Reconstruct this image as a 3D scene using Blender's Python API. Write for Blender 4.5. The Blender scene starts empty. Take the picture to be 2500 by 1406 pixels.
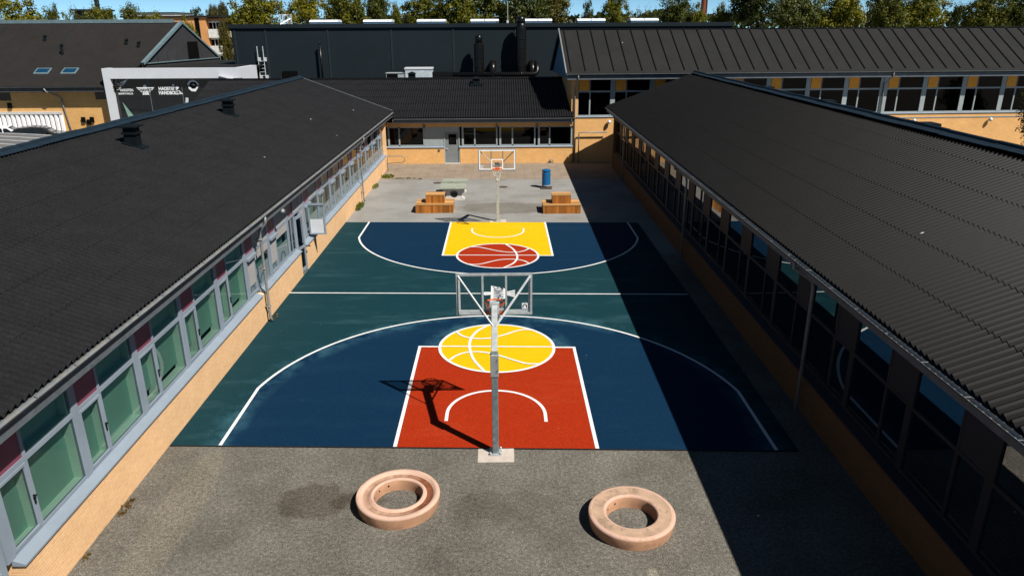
import bpy, math, random
from mathutils import Vector, Matrix, noise

S = bpy.context.scene
COL = S.collection
R = math.radians

# ------------------------------------------------------------------ camera
def make_camera():
    f, pitch, yaw, roll = 1766.7, 0.3458, 0.0143, -0.005
    fw = Vector((math.sin(yaw) * math.cos(pitch), math.cos(yaw) * math.cos(pitch), -math.sin(pitch)))
    r = Vector((math.cos(yaw), -math.sin(yaw), 0))
    u = r.cross(fw)
    r2 = r * math.cos(roll) + u * math.sin(roll)
    u2 = -r * math.sin(roll) + u * math.cos(roll)
    cam = bpy.data.cameras.new('camera')
    cam.sensor_width = 36
    cam.lens = 36 * f / 2500
    cam.clip_start = 0.1
    cam.clip_end = 3000
    o = bpy.data.objects.new('camera', cam)
    m = Matrix((r2, u2, -fw)).transposed().to_4x4()
    m.translation = Vector((0.1912, -14.9228, 9.4244))
    o.matrix_world = m
    COL.objects.link(o)
    S.camera = o
make_camera()

# ------------------------------------------------------------------ sky, sun, exposure
SUN = Vector((0.617, -0.567, 1.0)).normalized()
ELEV = math.asin(SUN.z)
W = bpy.data.worlds.new('World')
S.world = W
W.use_nodes = True
nt = W.node_tree
bg = nt.nodes['Background']
sky = nt.nodes.new('ShaderNodeTexSky')
sky.sky_type = 'NISHITA'
sky.sun_disc = False
sky.sun_elevation = ELEV
sky.sun_rotation = math.atan2(SUN.x, SUN.y)
sky.altitude = 60
sky.air_density = 0.25
sky.dust_density = 0.0
sky.ozone_density = 3.0
tint = nt.nodes.new('ShaderNodeMix')          # clear northern air: a little more cyan than the model sky
tint.data_type = 'RGBA'; tint.blend_type = 'MULTIPLY'
tint.inputs[0].default_value = 1.0
tint.inputs[7].default_value = (0.95, 1.12, 0.95, 1)
nt.links.new(sky.outputs[0], tint.inputs[6])
nt.links.new(tint.outputs[2], bg.inputs[0])
bg.inputs[1].default_value = 0.08
sl = bpy.data.lights.new('sun', 'SUN')
sl.energy = 5.0
sl.angle = R(0.5)
sl.color = (1.0, 0.95, 0.86)
so = bpy.data.objects.new('sun', sl)
so.rotation_euler = SUN.to_track_quat('Z', 'Y').to_euler()
so.location = (40, -40, 60)
COL.objects.link(so)
S.view_settings.view_transform = 'Standard'
S.view_settings.look = 'None'
S.view_settings.exposure = 0.65
S.view_settings.gamma = 1
S.cycles.max_bounces = 8
S.cycles.transparent_max_bounces = 12
S.cycles.sample_clamp_indirect = 4

# ------------------------------------------------------------------ materials
MATS = {}
def node(nt, t, **kw):
    n = nt.nodes.new(t)
    for k, v in kw.items():
        setattr(n, k, v)
    return n

def base_mat(name, rough=0.8, spec=0.3, metal=0.0):
    m = bpy.data.materials.new(name)
    m.use_nodes = True
    b = m.node_tree.nodes['Principled BSDF']
    b.inputs['Roughness'].default_value = rough
    b.inputs['Specular IOR Level'].default_value = spec
    b.inputs['Metallic'].default_value = metal
    MATS[name] = m
    return m, m.node_tree, b

def ramp(nt, fac, stops):
    r = node(nt, 'ShaderNodeValToRGB')
    cr = r.color_ramp
    while len(cr.elements) < len(stops):
        cr.elements.new(0.5)
    for e, (p, c) in zip(cr.elements, stops):
        e.position = p
        e.color = (*c, 1) if len(c) == 3 else c
    nt.links.new(fac, r.inputs[0])
    return r.outputs[0]

def pos(nt):
    return node(nt, 'ShaderNodeNewGeometry').outputs['Position']

def noise_tex(nt, vec, scale, detail=4, rough=0.6):
    n = node(nt, 'ShaderNodeTexNoise')
    n.inputs['Scale'].default_value = scale
    n.inputs['Detail'].default_value = detail
    n.inputs['Roughness'].default_value = rough
    nt.links.new(vec, n.inputs['Vector'])
    return n.outputs['Fac']

def mix(nt, fac, a, b, mode='MIX'):
    n = node(nt, 'ShaderNodeMix', data_type='RGBA', blend_type=mode)
    for i, v in ((0, fac), (6, a), (7, b)):
        if isinstance(v, (int, float)):
            n.inputs[i].default_value = v
        elif isinstance(v, tuple):
            n.inputs[i].default_value = (*v, 1)
        else:
            nt.links.new(v, n.inputs[i])
    return n.outputs[2]

def math_n(nt, op, a, b=None):
    n = node(nt, 'ShaderNodeMath', operation=op)
    for i, v in ((0, a), (1, b)):
        if v is None:
            continue
        if isinstance(v, (int, float)):
            n.inputs[i].default_value = v
        else:
            nt.links.new(v, n.inputs[i])
    return n.outputs[0]

def bump(nt, b, h, strength, dist):
    n = node(nt, 'ShaderNodeBump')
    n.inputs['Strength'].default_value = strength
    n.inputs['Distance'].default_value = dist
    nt.links.new(h, n.inputs['Height'])
    nt.links.new(n.outputs[0], b.inputs['Normal'])

def plain(name, c, rough=0.6, spec=0.4, metal=0.0, var=0.18, scale=3.0, dirt=None):
    """colour with a soft irregular tone variation"""
    m, t, b = base_mat(name, rough, spec, metal)
    p = pos(t)
    f = noise_tex(t, p, scale, 5)
    lo = tuple(x * (1 - var) for x in c)
    hi = tuple(min(1, x * (1 + var)) for x in c)
    col = ramp(t, f, [(0.3, lo), (0.7, hi)])
    if dirt:
        f2 = noise_tex(t, p, dirt[1], 6, 0.7)
        k = ramp(t, f2, [(dirt[2], (0, 0, 0)), (dirt[2] + 0.12, (1, 1, 1))])
        col = mix(t, math_n(t, 'MULTIPLY', k, dirt[3] if len(dirt) > 3 else 0.7), col, dirt[0])
    t.links.new(col, b.inputs['Base Color'])
    return m

def brick_mat(name, c1, c2, mortar):
    m, t, b = base_mat(name, 0.9, 0.2)
    p = pos(t)
    sep = node(t, 'ShaderNodeSeparateXYZ')
    t.links.new(p, sep.inputs[0])
    s = math_n(t, 'ADD', sep.outputs[0], sep.outputs[1])
    cmb = node(t, 'ShaderNodeCombineXYZ')
    t.links.new(s, cmb.inputs[0])
    t.links.new(sep.outputs[2], cmb.inputs[1])
    br = node(t, 'ShaderNodeTexBrick')
    t.links.new(cmb.outputs[0], br.inputs['Vector'])
    br.inputs['Color1'].default_value = (*c1, 1)
    br.inputs['Color2'].default_value = (*c2, 1)
    br.inputs['Mortar'].default_value = (*mortar, 1)
    br.inputs['Scale'].default_value = 1
    br.inputs['Mortar Size'].default_value = 0.008
    br.inputs['Mortar Smooth'].default_value = 0.2
    br.inputs['Brick Width'].default_value = 0.24
    br.inputs['Row Height'].default_value = 0.067
    f = noise_tex(t, p, 1.3, 5)
    k = ramp(t, f, [(0.3, (0.93, 0.92, 0.90)), (0.7, (1.05, 1.04, 1.02))])
    col = mix(t, 1.0, br.outputs[0], k, 'MULTIPLY')
    f3 = noise_tex(t, p, 9, 3)
    k3 = ramp(t, f3, [(0.35, (0.95, 0.94, 0.93)), (0.65, (1.03, 1.03, 1.03))])
    col = mix(t, 1.0, col, k3, 'MULTIPLY')
    t.links.new(col, b.inputs['Base Color'])
    bump(t, b, br.outputs['Fac'], 0.4, -0.006)
    return m

def paint_mat(name, c, worn, amount=0.6, rough=0.8, halo=()):
    """court paint on rough asphalt: grain, scuffs and faded streaks"""
    m, t, b = base_mat(name, rough, 0.12)
    p = pos(t)
    g = noise_tex(t, p, 38, 2)
    lo = tuple(x * 0.72 for x in c)
    hi = tuple(min(1, x * 1.25 + 0.001) for x in c)
    col = ramp(t, g, [(0.32, lo), (0.68, hi)])
    mp = node(t, 'ShaderNodeMapping')
    mp.inputs['Rotation'].default_value = (0, 0, R(35))
    mp.inputs['Scale'].default_value = (0.35, 1.3, 1)
    t.links.new(p, mp.inputs[0])
    f = noise_tex(t, mp.outputs[0], 0.9, 7, 0.68)
    k = ramp(t, f, [(0.52, (0, 0, 0)), (0.72, (1, 1, 1))])
    col = mix(t, math_n(t, 'MULTIPLY', k, amount), col, worn)
    for cx, cy, rad, wd, amt in halo:          # overspray left beside the painted lines
        mp2 = node(t, 'ShaderNodeMapping')
        mp2.inputs['Location'].default_value = (-cx, -cy, 0)
        mp2.inputs['Scale'].default_value = (1, 1, 0)
        t.links.new(p, mp2.inputs[0])
        ln = node(t, 'ShaderNodeVectorMath', operation='LENGTH')
        t.links.new(mp2.outputs[0], ln.inputs[0])
        dd = math_n(t, 'ABSOLUTE', math_n(t, 'SUBTRACT', ln.outputs['Value'], rad))
        edge = math_n(t, 'SUBTRACT', 1.0, math_n(t, 'MULTIPLY', dd, 1.0 / wd))
        pat = ramp(t, noise_tex(t, p, 0.55, 5, 0.7), [(0.44, (0, 0, 0)), (0.66, (1, 1, 1))])
        fac = math_n(t, 'MULTIPLY', math_n(t, 'MAXIMUM', edge, 0.0), pat)
        col = mix(t, math_n(t, 'MULTIPLY', fac, amt), col, (0.06, 0.17, 0.22))
    sp = noise_tex(t, p, 7.5, 2)
    k2 = ramp(t, sp, [(0.765, (0, 0, 0)), (0.785, (1, 1, 1))])
    col = mix(t, math_n(t, 'MULTIPLY', k2, 0.5), col, (0.3, 0.3, 0.28))
    t.links.new(col, b.inputs['Base Color'])
    bump(t, b, g, 0.25, 0.01)
    return m

def asphalt_mat():
    m, t, b = base_mat('asphalt', 0.92, 0.2)
    p = pos(t)
    g0 = noise_tex(t, p, 48, 2, 0.7)
    g1 = noise_tex(t, p, 13, 4, 0.75)
    g = math_n(t, 'ADD', math_n(t, 'MULTIPLY', g0, 0.62), math_n(t, 'MULTIPLY', g1, 0.38))
    col = ramp(t, g, [(0.34, (0.026, 0.0235, 0.020)), (0.5, (0.097, 0.0915, 0.0815)), (0.66, (0.252, 0.242, 0.218))])
    big = noise_tex(t, p, 0.55, 6, 0.65)
    k = ramp(t, big, [(0.3, (0.66, 0.64, 0.6)), (0.5, (1.0, 0.98, 0.94)), (0.72, (1.3, 1.28, 1.25))])
    col = mix(t, 1.0, col, k, 'MULTIPLY')
    # the far yard is an older, paler surface
    sep = node(t, 'ShaderNodeSeparateXYZ')
    t.links.new(p, sep.inputs[0])
    yv = math_n(t, 'ADD', sep.outputs[1], math_n(t, 'MULTIPLY', big, 2.0))
    far = ramp(t, math_n(t, 'MULTIPLY', yv, 0.02), [(0.30, (0, 0, 0)), (0.33, (1, 1, 1))])
    g2 = noise_tex(t, p, 14, 4, 0.75)
    pale = ramp(t, g2, [(0.3, (0.15, 0.147, 0.140)), (0.7, (0.28, 0.275, 0.265))])
    f2 = noise_tex(t, p, 0.45, 6, 0.6)
    k2 = ramp(t, f2, [(0.34, (0.80, 0.78, 0.75)), (0.52, (1.0, 1.0, 1.0)), (0.75, (1.14, 1.14, 1.14))])
    pale = mix(t, 1.0, pale, k2, 'MULTIPLY')
    col = mix(t, far, col, pale)
    # an old oil patch beside the planter ring
    def patch(col, cx, cy, rx, ry, colr, amt):
        mp = node(t, 'ShaderNodeMapping')
        mp.vector_type = 'TEXTURE'
        mp.inputs['Location'].default_value = (cx, cy, 0)
        mp.inputs['Scale'].default_value = (rx, ry, 1)
        t.links.new(p, mp.inputs[0])
        ln = node(t, 'ShaderNodeVectorMath', operation='LENGTH')
        t.links.new(mp.outputs[0], ln.inputs[0])
        d = math_n(t, 'ADD', ln.outputs['Value'], math_n(t, 'MULTIPLY', noise_tex(t, p, 2.2, 4), 0.7))
        kk = ramp(t, math_n(t, 'MULTIPLY', d, 0.5), [(0.62, (1, 1, 1)), (0.72, (0, 0, 0))])
        return mix(t, math_n(t, 'MULTIPLY', kk, amt), col, mix(t, 1.0, col, colr, 'MULTIPLY'))
    col = patch(col, -3.85, -1.95, 0.75, 0.62, (0.62, 0.57, 0.52), 0.8)
    col = patch(col, -2.9, -2.0, 0.6, 0.3, (0.64, 0.6, 0.55), 0.8)
    col = patch(col, 0.2, -2.2, 1.2, 0.5, (0.70, 0.68, 0.65), 0.5)
    col = patch(col, 0.5, 24.3, 2.8, 1.3, (0.62, 0.58, 0.52), 0.8)
    col = patch(col, 2.9, -4.6, 0.12, 0.5, (2.0, 1.9, 1.7), 0.6)
    col = patch(col, -6.6, -2.2, 0.5, 2.4, (1.25, 1.2, 1.12), 0.8)
    # bird droppings and litter specks
    v = node(t, 'ShaderNodeTexVoronoi')
    v.inputs['Scale'].default_value = 0.8
    t.links.new(p, v.inputs['Vector'])
    k3 = ramp(t, v.outputs['Distance'], [(0.018, (1, 1, 1)), (0.026, (0, 0, 0))])
    col = mix(t, math_n(t, 'MULTIPLY', k3, 0.8), col, (0.6, 0.58, 0.54))
    t.links.new(col, b.inputs['Base Color'])
    bump(t, b, g, 0.6, 0.02)
    return m

def paver_mat():
    m, t, b = base_mat('pavers', 0.9, 0.2)
    p = pos(t)
    br = node(t, 'ShaderNodeTexBrick')
    t.links.new(p, br.inputs['Vector'])
    br.offset = 0.0
    br.inputs['Color1'].default_value = (0.215, 0.175, 0.138, 1)
    br.inputs['Color2'].default_value = (0.235, 0.192, 0.152, 1)
    br.inputs['Mortar'].default_value = (0.15, 0.118, 0.09, 1)
    br.inputs['Scale'].default_value = 1
    br.inputs['Mortar Size'].default_value = 0.012
    br.inputs['Brick Width'].default_value = 0.6
    br.inputs['Row Height'].default_value = 0.9
    f = noise_tex(t, p, 0.8, 6, 0.65)
    k = ramp(t, f, [(0.3, (0.84, 0.8, 0.76)), (0.7, (1.12, 1.1, 1.08))])
    col = mix(t, 1.0, br.outputs[0], k, 'MULTIPLY')
    t.links.new(col, b.inputs['Base Color'])
    return m

def roof_mat(name, c, rough, moss=None, speck=True, scale=1.2, spec=0.15):
    m, t, b = base_mat(name, rough, spec)
    p = pos(t)
    f = noise_tex(t, p, scale, 6, 0.7)
    col = ramp(t, f, [(0.3, tuple(x * 0.84 for x in c)), (0.7, tuple(x * 1.16 for x in c))])
    g = noise_tex(t, p, 20, 3)
    k = ramp(t, g, [(0.3, (0.75, 0.75, 0.75)), (0.7, (1.25, 1.25, 1.25))])
    col = mix(t, 1.0, col, k, 'MULTIPLY')
    if moss:
        f2 = noise_tex(t, p, 2.6, 7, 0.75)
        kk = ramp(t, f2, [(0.55, (0, 0, 0)), (0.72, (1, 1, 1))])
        col = mix(t, math_n(t, 'MULTIPLY', kk, 0.5), col, moss)
    if speck:
        v = node(t, 'ShaderNodeTexVoronoi')
        v.inputs['Scale'].default_value = 0.42
        t.links.new(p, v.inputs['Vector'])
        k3 = ramp(t, v.outputs['Distance'], [(0.020, (1, 1, 1)), (0.026, (0, 0, 0))])
        col = mix(t, math_n(t, 'MULTIPLY', k3, 0.8), col, (0.5, 0.5, 0.48))
    t.links.new(col, b.inputs['Base Color'])
    return m

def wood_mat(name, c, axis):
    """planks side by side along one axis (0: x, 1: y), 0.1 m wide"""
    m, t, b = base_mat(name, 0.55, 0.35)
    p = pos(t)
    sep = node(t, 'ShaderNodeSeparateXYZ')
    t.links.new(p, sep.inputs[0])
    u = math_n(t, 'MULTIPLY', sep.outputs[axis], 8.0)
    fl = math_n(t, 'FLOOR', u)
    wn = node(t, 'ShaderNodeTexWhiteNoise', noise_dimensions='1D')
    t.links.new(fl, wn.inputs['W'])
    lo = tuple(x * 0.55 for x in c)
    hi = tuple(min(1, x * 1.3) for x in c)
    col = ramp(t, wn.outputs[0], [(0.0, lo), (1.0, hi)])
    fr = math_n(t, 'FRACT', u)
    gap = ramp(t, fr, [(0.0, (0.25, 0.2, 0.15)), (0.07, (1, 1, 1))])
    col = mix(t, 1.0, col, gap, 'MULTIPLY')
    mp = node(t, 'ShaderNodeMapping')
    sc = [18, 18, 2.0]
    mp.inputs['Scale'].default_value = sc
    t.links.new(p, mp.inputs[0])
    f = noise_tex(t, mp.outputs[0], 1.0, 4)
    k = ramp(t, f, [(0.3, (0.8, 0.76, 0.7)), (0.7, (1.15, 1.12, 1.1))])
    col = mix(t, 1.0, col, k, 'MULTIPLY')
    t.links.new(col, b.inputs['Base Color'])
    return m

def glass_mat(name, tint, gloss=1.0, rough=0.0):
    m = bpy.data.materials.new(name)
    m.use_nodes = True
    t = m.node_tree
    t.nodes.clear()
    out = node(t, 'ShaderNodeOutputMaterial')
    tr = node(t, 'ShaderNodeBsdfTransparent')
    tr.inputs[0].default_value = (*tint, 1)
    gl = node(t, 'ShaderNodeBsdfGlossy')
    gl.inputs['Roughness'].default_value = rough
    fr = node(t, 'ShaderNodeFresnel')
    fr.inputs[0].default_value = 1.5
    fac = math_n(t, 'MULTIPLY', fr.outputs[0], gloss)
    mx = node(t, 'ShaderNodeMixShader')
    t.links.new(fac, mx.inputs[0])
    t.links.new(tr.outputs[0], mx.inputs[1])
    t.links.new(gl.outputs[0], mx.inputs[2])
    t.links.new(mx.outputs[0], out.inputs[0])
    MATS[name] = m
    return m

def leaf_mat(name, dark, mid, light):
    m, t, b = base_mat(name, 0.5, 0.25)
    p = pos(t)
    oi = node(t, 'ShaderNodeObjectInfo')
    f = noise_tex(t, p, 0.9, 4, 0.7)
    fr = math_n(t, 'ADD', f, math_n(t, 'MULTIPLY', math_n(t, 'SUBTRACT', oi.outputs['Random'], 0.5), 0.14))
    col = ramp(t, fr, [(0.32, dark), (0.5, mid), (0.68, light)])
    t.links.new(col, b.inputs['Base Color'])
    tl = node(t, 'ShaderNodeBsdfTranslucent')
    t.links.new(mix(t, 1.0, col, (1.1, 1.2, 0.5), 'MULTIPLY'), tl.inputs[0])
    mx = node(t, 'ShaderNodeMixShader')
    mx.inputs[0].default_value = 0.3
    t.links.new(b.outputs[0], mx.inputs[1])
    t.links.new(tl.outputs[0], mx.inputs[2])
    t.links.new(mx.outputs[0], t.nodes['Material Output'].inputs[0])
    return m

asphalt_mat(); paver_mat()
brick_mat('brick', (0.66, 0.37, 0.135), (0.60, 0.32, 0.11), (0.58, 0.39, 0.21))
brick_mat('shade_toned_brick', (0.12, 0.064, 0.027), (0.10, 0.052, 0.022), (0.12, 0.078, 0.043))  # east wing brick: the wall's shade is darkened into the colour
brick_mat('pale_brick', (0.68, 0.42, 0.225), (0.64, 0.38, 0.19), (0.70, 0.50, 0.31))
brick_mat('gym_brick', (0.62, 0.36, 0.135), (0.54, 0.30, 0.10), (0.44, 0.28, 0.13))
plain('bare_plaster', (0.62, 0.38, 0.19), 0.9, 0.2, var=0.1)
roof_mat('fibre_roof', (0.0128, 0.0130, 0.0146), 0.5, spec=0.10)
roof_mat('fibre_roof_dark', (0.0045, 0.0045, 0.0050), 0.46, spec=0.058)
roof_mat('felt_roof', (0.0135, 0.0135, 0.0135), 0.8, scale=0.8)
roof_mat('gym_roof', (0.0155, 0.0138, 0.0130), 0.85, moss=(0.026, 0.015, 0.010), scale=0.7)
plain('ridge_metal', (0.009, 0.018, 0.028), 0.55, 0.2, var=0.2)
plain('zinc', (0.19, 0.205, 0.215), 0.5, 0.5, 0.3, dirt=((0.26, 0.22, 0.16), 6, 0.50, 0.7))
plain('galvanised', (0.125, 0.155, 0.165), 0.5, 0.4, 0.2, var=0.3, scale=7, dirt=((0.26, 0.28, 0.28), 5, 0.55, 0.7))
plain('galvanised_mid', (0.22, 0.235, 0.24), 0.55, 0.4, 0.2, var=0.15, scale=7)
plain('galvanised_plate', (0.36, 0.39, 0.40), 0.5, 0.5, 0.3, var=0.2, scale=7)
plain('pale_metal', (0.55, 0.58, 0.60), 0.4, 0.5, 0.2)
plain('fascia', (0.085, 0.10, 0.115), 0.6, 0.3, dirt=((0.05, 0.05, 0.05), 5, 0.55, 0.6))
plain('gutter_dark', (0.05, 0.062, 0.072), 0.5, 0.3, var=0.25)
plain('soffit', (0.05, 0.05, 0.052), 0.8)
plain('dark_metal', (0.004, 0.004, 0.004), 0.3, 0.3, var=0.2)
plain('vent_metal', (0.003, 0.006, 0.0075), 0.6, 0.15)
plain('frame_blue_grey', (0.195, 0.235, 0.285), 0.5, 0.4, var=0.08, scale=1.5, dirt=((0.2, 0.22, 0.25), 4, 0.58, 0.5))
plain('frame_green_grey', (0.25, 0.29, 0.30), 0.5, 0.4, var=0.08)
plain('frame_dark', (0.10, 0.12, 0.14), 0.5, 0.4, var=0.1)
plain('shade_toned_frame', (0.010, 0.014, 0.022), 0.6, 0.25, var=0.1)  # east wing frames, sill and panels, with shade put into the tone
plain('burgundy', (0.17, 0.045, 0.075), 0.5, 0.4, var=0.06)
plain('orange_panel', (0.72, 0.30, 0.03), 0.6, 0.3, var=0.1)
plain('grey_panel', (0.30, 0.285, 0.28), 0.7, 0.3, var=0.06)
plain('green_blind', (0.23, 0.47, 0.38), 0.8, 0.2, var=0.07, scale=1.0)
plain('pale_green', (0.52, 0.74, 0.62), 0.7, 0.2, var=0.05)
plain('beige_blind', (0.36, 0.34, 0.21), 0.8, 0.2, var=0.1)
plain('frosted_film', (0.78, 0.80, 0.84), 0.6, 0.3, var=0.05)
plain('casement_film', (0.50, 0.52, 0.56), 0.6, 0.3, var=0.06)
plain('film_mark', (0.28, 0.42, 0.58), 0.6, 0.3, var=0.2, scale=8)
plain('door_grey', (0.16, 0.175, 0.18), 0.6, 0.3, var=0.06)
plain('dark_interior', (0.012, 0.011, 0.010), 0.9, 0.1)
plain('floor_dim', (0.06, 0.055, 0.05), 0.8, 0.2)
plain('concrete', (0.42, 0.36, 0.32), 0.9, 0.2, var=0.12, scale=4, dirt=((0.3, 0.22, 0.15), 5, 0.6, 0.5))
plain('pale_concrete', (0.48, 0.46, 0.44), 0.85, 0.2, var=0.1)
plain('mossy_concrete', (0.235, 0.255, 0.205), 0.9, 0.2, var=0.15, scale=6, dirt=((0.30, 0.32, 0.30), 3, 0.5, 0.7))
plain('dark_slab', (0.075, 0.052, 0.043), 0.9, 0.2, var=0.25, scale=8)
plain('terracotta_rust', (0.48, 0.315, 0.24), 0.8, 0.25, var=0.08, scale=3, dirt=((0.30, 0.15, 0.09), 2.2, 0.56, 0.5))
def rust_mat():
    m, t, b = base_mat('rust_stain', 0.9, 0.15)
    p = pos(t)
    mp = node(t, 'ShaderNodeMapping')
    mp.inputs['Location'].default_value = (1.30, 2.05, 0)
    mp.inputs['Scale'].default_value = (1.0, 1.0, 0)
    t.links.new(p, mp.inputs[0])
    ln = node(t, 'ShaderNodeVectorMath', operation='LENGTH')
    t.links.new(mp.outputs[0], ln.inputs[0])
    f = noise_tex(t, p, 3.5, 5, 0.7)
    d = math_n(t, 'ADD', ln.outputs['Value'], math_n(t, 'MULTIPLY', f, 0.6))
    k = ramp(t, math_n(t, 'MULTIPLY', d, 0.5), [(0.38, (1, 1, 1)), (0.66, (0, 0, 0))])
    base = ramp(t, noise_tex(t, p, 5, 5, 0.7), [(0.35, (0.24, 0.135, 0.085)), (0.65, (0.40, 0.255, 0.185))])
    col = mix(t, math_n(t, 'MULTIPLY', k, 0.92), base, ramp(t, f, [(0.35, (0.10, 0.03, 0.012)), (0.65, (0.22, 0.07, 0.03))]))
    t.links.new(col, b.inputs['Base Color'])
rust_mat()
plain('terracotta_side', (0.37, 0.205, 0.125), 0.85, 0.2, var=0.14, scale=4, dirt=((0.22, 0.12, 0.07), 3, 0.55, 0.6))
plain('terracotta_dirty', (0.48, 0.31, 0.24), 0.8, 0.25, var=0.1, scale=3, dirt=((0.30, 0.19, 0.11), 3.0, 0.5, 0.7))
plain('terracotta_top', (0.37, 0.25, 0.175), 0.85, 0.2, var=0.14, scale=4, dirt=((0.20, 0.14, 0.10), 2.6, 0.52, 0.85))
plain('bin_blue', (0.004, 0.085, 0.23), 0.4, 0.4, var=0.1)
plain('bin_grey', (0.24, 0.27, 0.28), 0.5, 0.4)
plain('white_line', (0.62, 0.62, 0.63), 0.6, 0.3, var=0.1, scale=5, dirt=((0.38, 0.38, 0.4), 9, 0.66, 0.6))
plain('white_paint', (0.72, 0.73, 0.75), 0.5, 0.4, var=0.05)
plain('white_panel', (0.48, 0.50, 0.54), 0.5, 0.4, var=0.05, scale=1.0)
plain('dome_white', (0.72, 0.74, 0.78), 0.35, 0.5, var=0.04)
plain('dome_blue', (0.06, 0.12, 0.20), 0.4, 0.5)
plain('hoop_orange', (0.62, 0.11, 0.012), 0.45, 0.4, var=0.1)
plain('net_white', (0.6, 0.58, 0.52), 0.8, 0.2)
plain('rust_dark', (0.10, 0.055, 0.03), 0.9, 0.2, var=0.3, scale=10)
plain('slate_cladding', (0.0082, 0.0138, 0.0185), 0.75, 0.15, var=0.1, scale=0.5)
plain('slate_joint', (0.0145, 0.022, 0.028), 0.7, 0.15)
plain('gable_cladding', (0.034, 0.034, 0.038), 0.7, 0.2, var=0.12, scale=0.6)
plain('gable_blue', (0.10, 0.19, 0.28), 0.6, 0.3, var=0.1)
plain('louvre', (0.003, 0.003, 0.003), 0.9, 0.05)
plain('verge_teal', (0.11, 0.16, 0.18), 0.5, 0.4)
plain('apartment_brick', (0.50, 0.24, 0.09), 0.9, 0.2, var=0.12, scale=0.5)
plain('apartment_white', (0.55, 0.54, 0.52), 0.7, 0.2)
plain('apartment_cream', (0.50, 0.45, 0.30), 0.8, 0.2)
plain('pipe_blue', (0.02, 0.16, 0.26), 0.5, 0.4)
plain('chimney_brick', (0.20, 0.06, 0.035), 0.9, 0.2, var=0.2)
plain('trunk_bark', (0.06, 0.045, 0.03), 0.95, 0.1, var=0.3, scale=4)
plain('car_black', (0.012, 0.010, 0.010), 0.2, 0.6)
plain('car_white', (0.62, 0.64, 0.66), 0.25, 0.6)
plain('car_glass', (0.008, 0.010, 0.012), 0.08, 0.7)
plain('tyre', (0.012, 0.012, 0.012), 0.9)
plain('lamp_red', (0.5, 0.03, 0.01), 0.3, 0.5)
plain('carport_felt', (0.11, 0.11, 0.112), 0.8, 0.2)
plain('carport_seam', (0.36, 0.37, 0.38), 0.6, 0.3)
plain('sticker_white', (0.62, 0.64, 0.66), 0.5, 0.3)
plain('shuttle_grey', (0.40, 0.45, 0.42), 0.6, 0.3)
plain('sign_green', (0.16, 0.28, 0.22), 0.6, 0.3)
plain('vent_box_pale', (0.38, 0.43, 0.47), 0.5, 0.4)
paint_mat('court_teal', (0.0030, 0.0275, 0.0365), (0.022, 0.066, 0.080), 0.6, halo=[(0, 1.6, 6.8, 0.55, 0.5)])
paint_mat('court_blue', (0.0002, 0.0165, 0.044), (0.006, 0.032, 0.065), 0.35, halo=[(0, 1.6, 6.7, 0.5, 0.6), (0, 5.76, 1.8, 0.6, 0.8)])
paint_mat('court_red', (0.27, 0.0185, 0.0015), (0.33, 0.045, 0.016), 0.4)
paint_mat('court_yellow', (0.60, 0.36, 0.001), (0.62, 0.42, 0.03), 0.4)
wood_mat('plank_x', (0.31, 0.112, 0.016), 0)
wood_mat('plank_y', (0.40, 0.19, 0.05), 1)
wood_mat('plank_top', (0.44, 0.245, 0.095), 1)
glass_mat('clear_glass', (0.88, 0.95, 0.92), 0.8)
glass_mat('dim_glass', (0.14, 0.145, 0.15), 0.6)
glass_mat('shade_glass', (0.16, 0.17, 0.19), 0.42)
glass_mat('board_glass', (0.95, 0.96, 0.96), 0.45)
plain('roof_glass', (0.006, 0.035, 0.075), 0.1, 0.6)
leaf_mat('leaf_oak', (0.022, 0.030, 0.003), (0.078, 0.082, 0.004), (0.175, 0.155, 0.008))
leaf_mat('leaf_lime', (0.030, 0.040, 0.004), (0.105, 0.104, 0.005), (0.21, 0.18, 0.010))
leaf_mat('leaf_dark', (0.012, 0.018, 0.003), (0.038, 0.048, 0.006), (0.085, 0.092, 0.010))
leaf_mat('leaf_copper', (0.026, 0.026, 0.005), (0.075, 0.066, 0.012), (0.13, 0.11, 0.018))
leaf_mat('weed_green', (0.05, 0.07, 0.012), (0.11, 0.13, 0.02), (0.2, 0.2, 0.035))
leaf_mat('weed_dry', (0.10, 0.06, 0.02), (0.16, 0.10, 0.03), (0.25, 0.17, 0.05))

# ------------------------------------------------------------------ mesh helpers
def origin(o):
    v = Vector((0, 0, 0))
    while o is not None:
        v += o.location
        o = o.parent
    return v

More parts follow.
